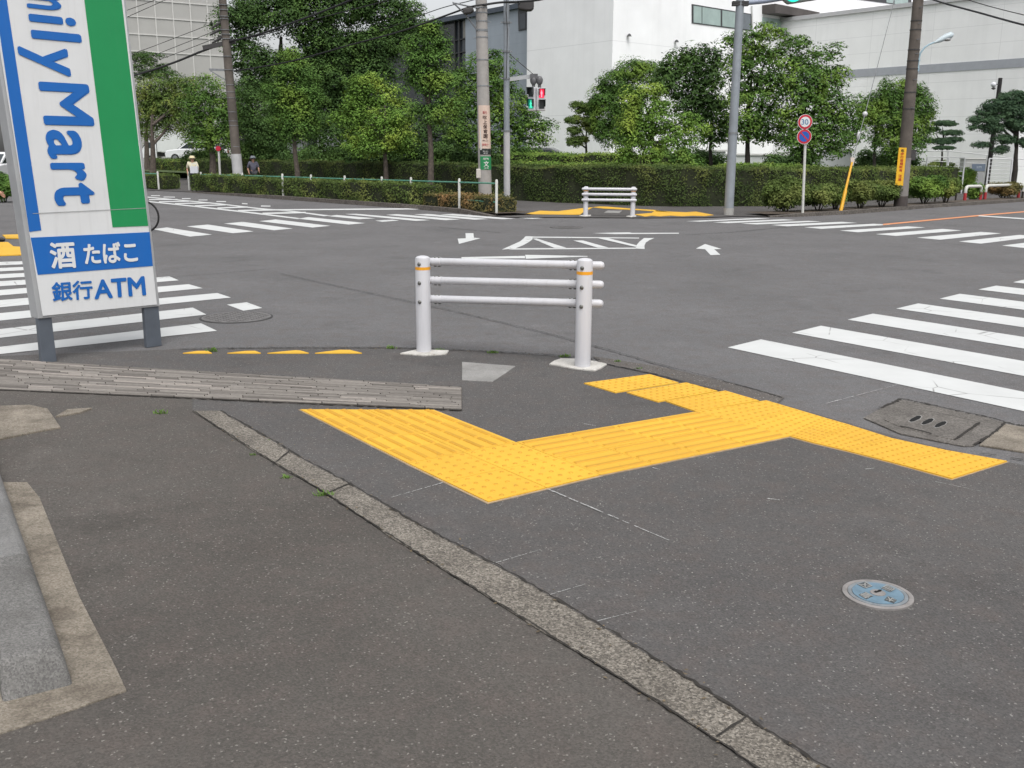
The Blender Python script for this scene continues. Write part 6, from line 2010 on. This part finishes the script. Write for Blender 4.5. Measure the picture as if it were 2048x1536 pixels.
def arch(label, x0, x1, ytop, ybase, col_lo, r=.04, Ybase=None):
    a, b_ = G(x0, ybase, .05), G(x1, ybase - (x1 - x0) * .05, .05)
    b_ = Vector((b_.x, b_.y, .05))
    zt_ = at(x0, ytop, a.y).z
    t = thing("arch_barrier", label, "arch barrier", tuple(a), "red and white arch barriers")
    pts, rr_ = [], .14
    h0 = zt_ * .55
    for p in (a, b_):
        MB().tube([(p.x, p.y, 0), (p.x, p.y, h0)], r, 10).build("red_leg" if col_lo is M_ARED else "leg", col_lo, t, True)
    d = (b_ - a)
    d.z = 0
    d.normalize()
    for k in range(7):
        th = math.pi / 2 * k / 6
        pts.append(Vector((a.x, a.y, zt_ - rr_ - r)) + d * (rr_ * (1 - math.cos(th))) + Vector((0, 0, rr_ * math.sin(th))))
    pts = [Vector((a.x, a.y, h0 - .002))] + pts
    for k in range(7):
        th = math.pi / 2 * (1 - k / 6)
        pts.append(Vector((b_.x, b_.y, zt_ - rr_ - r)) - d * (rr_ * (1 - math.cos(th))) + Vector((0, 0, rr_ * math.sin(th))))
    pts.append(Vector((b_.x, b_.y, h0 - .002)))
    MB().tube(pts, r * 1.01, 10).build("white_hoop", M_PWHITE, t, True)
    return t
M_ARED = paint("red arch paint", (.33, .03, .035), .5, .1)
arch("red and white arch barrier wrapped round a dark bush", 1929, 1960, 370, 402, M_ARED, .055)
arch("long red and white arch barrier before the bronze leaved bush", 1969, 2036, 368.5, 400, M_ARED, .055)
arch("plain brown arch barrier half hidden in the roadside bushes", 1870, 1911, 372, 402, M_BARKD, .03)
arch("dark arch barrier at the right edge of the frame", 2044, 2075, 368, 398, M_BARKD, .035)

# ================================================================== VEHICLES
M_CARW = paint("white car paint", (.68, .69, .70), .25, .03, 1, 0, .5)
M_CARD = paint("dark grey car paint", (.12, .125, .13), .25, .05, 1, 0, .5)
M_TYRE = paint("tyre rubber", (.015, .015, .015), .85, .1)
M_CGL = paint("car glass", (.035, .045, .05), .08, .1, 1, 0, .7)
def place_mb(mb, loc, yaw):
    co, si_ = math.cos(yaw), math.sin(yaw)
    mb.v = [(loc[0] + x * co - y * si_, loc[1] + x * si_ + y * co, loc[2] + z) for x, y, z in mb.v]
    return mb
def side_prism(prof, w_):
    """profile in x-z pushed across the car's width"""
    return MB().slab([(x, -w_ / 2, z) for x, z in prof], (0, w_, 0))
def car(label, loc, yaw, paint_m, lamp_col=(.35, .02, .02), name="parked_car"):
    t = thing(name, label, "car", loc)
    W = 1.66
    bd = place_mb(side_prism([(-2.0, .3), (-2.05, .7), (-1.98, .92), (-1.2, .98), (1.0, .95), (1.9, .84), (2.05, .62), (2.02, .3)], W), loc, yaw).build("body", paint_m, t, bevel=.07, seg=3)
    place_mb(side_prism([(-1.86, .93), (-1.55, 1.36), (-1.3, 1.46), (.1, 1.47), (.45, 1.4), (1.15, .94)], W - .2), loc, yaw).build("cabin", paint_m, t, bevel=.06, seg=3)
    g = side_prism([(-1.62, .98), (-1.42, 1.34), (-.2, 1.38), (-.2, .98)], W - .17)
    g.slab([(-.1, -(W - .17) / 2, .98), (-.1, -(W - .17) / 2, 1.38), (.35, -(W - .17) / 2, 1.34), (.92, -(W - .17) / 2, .98)], (0, W - .17, 0))
    for q in (((.48, 1.385), (1.12, .97)), ((-1.60, 1.33), (-1.85, .98))):
        (xa, za), (xb, zb) = q
        s = .03 if xb > 0 else -.03
        g.slab([(xa + s, -.66, za), (xb + s, -.7, zb), (xb + s, .7, zb), (xa + s, .66, za)], (-s * .5, 0, -.02))
    place_mb(g, loc, yaw).build("windows", M_CGL, t)
    for sx in (-1.28, 1.3):
        for sy in (-1, 1):
            wh = place_mb(MB().lathe((sx, sy * (W / 2 - .09), .31), [(.2, -.1), (.3, -.09), (.31, 0), (.3, .09), (.2, .1)], 22, (0, 1, 0)), loc, yaw).build("wheel", M_TYRE, t, True)
            place_mb(MB().lathe((sx, sy * (W / 2 - .09), .31), [(.19, -.105), (.19, .105)], 18, (0, 1, 0)), loc, yaw).build("rim", M_STEEL, wh)
    for sy in (-1, 1):
        place_mb(MB().box((-2.0, sy * .66, .76), (.12, .22, .2)), loc, yaw).build("tail_light", paint("tail lamp red", lamp_col, .3, .05), t, bevel=.02)
        place_mb(MB().box((1.95, sy * .62, .72), (.16, .3, .14)), loc, yaw).build("headlight", paint("headlamp", (.5, .52, .53), .15, .05), t, bevel=.02)
    return t
cw = at(2, 345, 47)
car("white car waiting in the left street, cut by the frame's left edge", (cw.x - .2, 47, 0), rad(-88), M_CARW)
cd = at(1045, 310, 44)
car("dark grey parked car whose roof shows over the hedge beside the slim signal pole", (cd.x, 44, .35), rad(172), M_CARD, (.4, .1, .12))
cw2 = at(395, 315, 72)
car("white parked car behind the walker in the pale hat", (cw2.x, 72, .75), rad(175), M_CARW)
def truck(label, loc, yaw):
    t = thing("box_truck", label, "truck", loc)
    place_mb(MB().box((-.75, 0, 1.72), (2.6, 1.75, 1.6)), loc, yaw).build("cargo_box", paint("white truck box", (.60, .62, .61), .5, .05), t, bevel=.03)
    place_mb(side_prism([(.62, .45), (.62, 1.75), (1.25, 1.8), (1.62, 1.2), (1.75, .9), (1.75, .45)], 1.6), loc, yaw).build("cab", M_CARW, t, bevel=.05, seg=3)
    place_mb(MB().box((-.75, 0, .72), (2.7, 1.1, .3)), loc, yaw).build("chassis", M_DARKB, t)
    g = side_prism([(.82, 1.2), (.82, 1.62), (1.22, 1.64), (1.48, 1.2)], 1.63)
    g.slab([(1.31, -.68, 1.74), (1.66, -.72, 1.22), (1.66, .72, 1.22), (1.31, .68, 1.74)], (.03, 0, .02))
    place_mb(g, loc, yaw).build("windows", M_CGL, t)
    for sx in (-1.35, 1.15):
        for sy in (-1, 1):
            wh = place_mb(MB().lathe((sx, sy * .72, .33), [(.2, -.11), (.32, -.1), (.33, 0), (.32, .1), (.2, .11)], 20, (0, 1, 0)), loc, yaw).build("wheel", M_TYRE, t, True)
            place_mb(MB().lathe((sx, sy * .72, .33), [(.19, -.115), (.19, .115)], 16, (0, 1, 0)), loc, yaw).build("rim", M_STEEL, wh)
    for sy in (-1, 1):
        place_mb(MB().box((1.74, sy * .6, .78), (.05, .24, .16)), loc, yaw).build("headlight", paint("headlamp", (.5, .52, .53), .15, .05), t, bevel=.02)
        place_mb(MB().box((1.36, sy * .9, 1.3), (.06, .1, .26)), loc, yaw).build("mirror", M_DARKB, t)
    return t
tk = at(336, 320, 78)
truck("white box truck parked beyond the yellowish bank at left", (tk.x, 78, .55), rad(186))

# bicycle, mostly behind the shop sign
def bicycle(label, wheel_px, Y, yaw):
    c0 = at(*wheel_px, Y)
    loc = (c0.x, Y, 0)
    t = thing("bicycle", label, "bicycle", loc)
    co, si_ = math.cos(yaw), math.sin(yaw)
    Lp = lambda x, z, y=0: (loc[0] + x * co - y * si_, loc[1] + x * si_ + y * co, z)
    ax_ = (-si_, co, 0)
    r = .30
    mk = paint("black bicycle", (.012, .012, .014), .5, .05)
    for sx in (0, -1.05):
        c = Lp(sx, r)
        pts = [Vector(c) + Vector((co, si_, 0)) * (r * math.cos(a)) + Vector((0, 0, r * math.sin(a))) for a in np.linspace(0, 2 * math.pi, 33)]
        wh = MB().tube(pts, .02, 8, False).build("wheel", M_TYRE, t, True)
        sp = MB()
        for a in np.linspace(0, 2 * math.pi, 17)[:-1]:
            sp.tube([c, Vector(c) + Vector((co, si_, 0)) * ((r - .02) * math.cos(a)) + Vector((0, 0, (r - .02) * math.sin(a)))], .002, 4)
        sp.build("spokes", M_STEEL, wh)
    fr = MB()
    bb_, st, hd = (-.6, .28), (-.72, .72), (-.18, .76)
    for a, b_ in ((bb_, st), (bb_, hd), (st, hd), ((-1.05, r), bb_), ((-1.05, r), st), (hd, (0, r)), (hd, (-.2, .92))):
        fr.tube([Lp(*a), Lp(*b_)], .016, 8)
    fr.tube([Lp(-.55, .1, .1), Lp(-.62, .30, .03)], .01, 6)
    fr.tube([Lp(-.55, .0, .16), Lp(-.55, .1, .1)], .01, 6)
    fr.build("frame", mk, t, True)
    MB().tube([Lp(-.3, .97, -.25), Lp(-.2, .94, -.1), Lp(-.2, .94, .1), Lp(-.3, .97, .25)], .013, 8).build("handlebar", M_STEEL, t, True)
    MB().tube([Lp(-.87, .8), Lp(-.72, .82), Lp(-.58, .8)], [.07, .055, .02], 10).build("saddle", mk, t, True)
    MB().box(Lp(-.30, .80), (.26, .3, .22), yaw).build("basket", M_STEEL, t)
    return t
bicycle("bicycle half hidden behind the shop sign, its front tyre showing at right", (289.5, 437), 20.0, rad(-8))

# ================================================================== PEOPLE
M_SKIN = paint("skin", (.46, .26, .18), .55, .06)
def skin_mesh(V, E, R, root, lvl=1):
    me = bpy.data.meshes.new("figure")
    me.from_pydata(V, E, [])
    o_ = bpy.data.objects.new("figure", me)
    COL.objects.link(o_)
    sk = o_.modifiers.new("skin", 'SKIN')
    sk.use_smooth_shade = True
    for i, r in enumerate(R):
        me.skin_vertices[0].data[i].radius = (r, r) if not isinstance(r, tuple) else r
    me.skin_vertices[0].data[root].use_root = True
    ss = o_.modifiers.new("sub", 'SUBSURF')
    ss.levels = ss.render_levels = lvl
    dg = bpy.context.evaluated_depsgraph_get()
    dg.update()
    out = bpy.data.meshes.new_from_object(o_.evaluated_get(dg))
    bpy.data.objects.remove(o_)
    bpy.data.meshes.remove(me)
    return out
def person(label, loc, yaw, height, pose, top_col, leg_col, hair_col, hat=None, bag=None, top_name="shirt"):
    """a walking figure facing +x before yaw; pose gives joints for arms and legs in fractions of height"""
    t = thing("person", label, "person", loc)
    s = height
    co, si_ = math.cos(yaw), math.sin(yaw)
    def W(p):
        return (p[0] * s * co - p[1] * s * si_, p[0] * s * si_ + p[1] * s * co, p[2] * s)
    J = dict(pelvis=(0, 0, .53), waist=(.005, 0, .61), chest=(.01, 0, .72), neck=(.012, 0, .83), jaw=(.025, 0, .875), head=(.022, 0, .93), crown=(.015, 0, .975))
    for sd, sg in (('l', 1), ('r', -1)):
        J['sh' + sd] = (.005, sg * .115, .805)
        J['hip' + sd] = (0, sg * .05, .51)
    J.update(pose)
    names = list(J)
    idx = {n_: i for i, n_ in enumerate(names)}
    V = [W(J[n_]) for n_ in names]
    rads = dict(pelvis=.075, waist=.072, chest=.085, neck=.034, jaw=.046, head=.062, crown=.035)
    R = []
    for n_ in names:
        base = n_[:-1]
        R.append(s * (rads.get(n_) or {'sh': .040, 'el': .027, 'wr': .018, 'pa': .021, 'hip': .058, 'kn': .036, 'an': .024, 'to': .021, 'he': .024}.get(base, .008)))
    E = [('pelvis', 'waist'), ('waist', 'chest'), ('chest', 'neck'), ('neck', 'jaw'), ('jaw', 'head'), ('head', 'crown')]
    for sd in 'lr':
        E += [('chest', 'sh' + sd), ('sh' + sd, 'el' + sd), ('el' + sd, 'wr' + sd), ('wr' + sd, 'pa' + sd), ('pelvis', 'hip' + sd), ('hip' + sd, 'kn' + sd), ('kn' + sd, 'an' + sd), ('an' + sd, 'to' + sd)]
    E = [(idx[a], idx[b_]) for a, b_ in E]
    for sd, sg in (('l', 1), ('r', -1)):
        wr, pa = Vector(J['wr' + sd]), Vector(J['pa' + sd])
        d = (pa - wr).normalized()
        side = d.cross(Vector((0, sg, .2))).normalized()
        for k in range(5):
            if k < 4:
                o_ = side * ((k - 1.5) * .011)
                ln = (.040, .046, .043, .034)[k]
                q0_ = pa + d * .016 + o_
                q1b = q0_ + d * ln * .55 + Vector((.004, -sg * .004, 0))
                q2_ = q0_ + d * ln + Vector((.012, -sg * .010, 0))
            else:
                q0_ = pa + side * .02 - d * .002
                q1b = q0_ + side * .014 + d * .014
                q2_ = q1b + d * .018
            i0 = len(V)
            for q_, r_ in ((q0_, .0058), (q1b, .0052), (q2_, .0042)):
                V.append(W(q_))
                R.append(s * r_)
            E += [(idx['pa' + sd], i0), (i0, i0 + 1), (i0 + 1, i0 + 2)]
    me = skin_mesh(V, E, R, 0)
    finish("body", me, M_SKIN, t)
    def cloth(name, chain, rad_, mat):
        nm = sorted({n_ for e in chain for n_ in e}, key=names.index)
        ii = {n_: i for i, n_ in enumerate(nm)}
        me_ = skin_mesh([W(J[n_]) for n_ in nm], [(ii[a], ii[b_]) for a, b_ in chain], [s * rad_[n_[:-1] if n_[:-1] in rad_ else n_] for n_ in nm], 0)
        return finish(name, me_, mat, t)
    ch = [('pelvis', 'waist'), ('waist', 'chest'), ('chest', 'neck')]
    for sd in 'lr':
        ch += [('chest', 'sh' + sd), ('sh' + sd, 'el' + sd)]
    cloth(top_name, ch, dict(pelvis=.092, waist=.088, chest=.098, neck=.040, sh=.052, el=.038), paint("cloth " + top_name + str(top_col), top_col, .9, .12, 8))
    ch = []
    for sd in 'lr':
        ch += [('pelvis', 'hip' + sd), ('hip' + sd, 'kn' + sd), ('kn' + sd, 'an' + sd)]
    cloth("trousers", ch, dict(pelvis=.086, hip=.068, kn=.047, an=.036), paint("cloth trousers" + str(leg_col), leg_col, .9, .12, 8))
    sh = MB()
    for sd in 'lr':
        a, b_ = Vector(W(J['an' + sd])), Vector(W(J['to' + sd]))
        a, b_ = a + Vector(loc), b_ + Vector(loc)
        d = (b_ - a)
        d.z = 0
        d.normalize()
        sh.tube([Vector((a.x, a.y, a.z - .010 * s)) - d * .03 * s, Vector((a.x, a.y, a.z - .016 * s)), Vector((b_.x, b_.y, b_.z)), Vector((b_.x, b_.y, b_.z - .003)) + d * .025 * s], [.018 * s, .027 * s, .024 * s, .012 * s], 10)
    sh.build("shoes", paint("black shoe leather", (.012, .011, .011), .5, .1), t, True)
    hc = Vector(W(J['head'])) + Vector(loc)
    hr = MB().ball((hc.x - .012 * s * co, hc.y - .012 * s * si_, hc.z + .012 * s), (.068 * s, .068 * s, .066 * s)).build("hair", paint("hair" + str(hair_col), hair_col, .7, .2, 20), t, True)
    f_ = Vector((co, si_, 0))
    l_ = Vector((-si_, co, 0))
    ft = MB()
    nose = hc + f_ * .062 * s + Vector((0, 0, -.006 * s))
    ft.ball(tuple(nose), (.011 * s, .011 * s, .016 * s), 8, 6)
    for sg in (1, -1):
        ft.ball(tuple(hc + l_ * (sg * .064 * s) + Vector((0, 0, -.008 * s))), (.012 * s, .008 * s, .018 * s), 8, 6)
    ft.build("face_features", M_SKIN, t, True)
    ey = MB()
    for sg in (1, -1):
        ey.ball(tuple(hc + f_ * .060 * s + l_ * (sg * .022 * s) + Vector((0, 0, .006 * s))), .006 * s, 8, 6)
    ey.ball(tuple(hc + f_ * .062 * s + Vector((0, 0, -.032 * s))), (.006 * s, .014 * s, .004 * s), 8, 6)
    ey.build("eyes_and_mouth", paint("dark features", (.05, .025, .02), .6, .05), t, True)
    if hat:
        hm = paint("hat" + str(hat), hat, .8, .08, 8)
        MB().lathe((hc.x, hc.y, hc.z + .018 * s), [(.11 * s, -.006 * s), (.112 * s, 0), (.076 * s, .006 * s), (.07 * s, .045 * s), (.05 * s, .062 * s), (.01 * s, .066 * s)], 22).build("hat", hm, t, True)
    return t
stand = dict(ell=(.0, .15, .64), wrl=(.05, .15, .51), pal=(.06, .15, .475), elr=(.0, -.15, .64), wrr=(.06, -.14, .51), par=(.07, -.14, .475),
             knl=(.03, .05, .28), anl=(.0, .05, .035), tol=(.075, .055, .018), knr=(.02, -.05, .28), anr=(-.06, -.05, .04), tor=(.015, -.055, .018))
walk = dict(ell=(.05, .15, .65), wrl=(.13, .13, .56), pal=(.16, .125, .54), elr=(-.05, -.15, .64), wrr=(.02, -.15, .53), par=(.04, -.15, .50),
            knl=(.10, .05, .29), anl=(.13, .05, .035), tol=(.205, .055, .018), knr=(-.03, -.05, .28), anr=(-.15, -.05, .07), tor=(-.09, -.055, .02))
pa_ = at(385, 330, 39.6)
person("walker in a pale hat and cream top carrying a white bag behind the railing", (pa_.x, 39.6, .02), rad(-70), 1.36, walk, (.60, .56, .42), (.05, .055, .075), (.03, .025, .02), hat=(.62, .55, .36))
bg_ = at(389, 338, 39.3)
MB()
o = MB().box((bg_.x, 39.28, .86), (.30, .12, .26)).tube([(bg_.x - .1, 39.28, .98), (bg_.x - .08, 39.28, 1.1), (bg_.x + .08, 39.28, 1.1), (bg_.x + .1, 39.28, .98)], .012, 8).build("shoulder_bag", paint("white bag cloth", (.55, .56, .6), .8, .06), None, bevel=.03)
solo(o, "white bag held by the walker in the pale hat", "bag")
pb = at(506, 330, 41.5)
person("person in a grey shirt and cap walking behind the long low hedge", (pb.x, 41.5, .02), rad(-55), 1.36, walk, (.13, .13, .17), (.07, .07, .08), (.02, .018, .016), hat=(.2, .22, .24))
pc_ = G(-6, 484)
wl = dict(walk)
wl.update(elr=(.02, -.16, .64), wrr=(.13, -.13, .56), par=(.155, -.125, .545), knl=(.09, .04, .28), anl=(.09, .045, .035), tol=(.165, .05, .016))
person("walker at the left frame edge with one bare forearm and a black shoe showing", (pc_.x - .18, pc_.y, .012), rad(-6), 1.52, wl, (.10, .11, .13), (.015, .015, .018), (.02, .018, .016))
print("faces", sum(len(o_.data.polygons) for o_ in SC.objects if o_.type == 'MESH'))
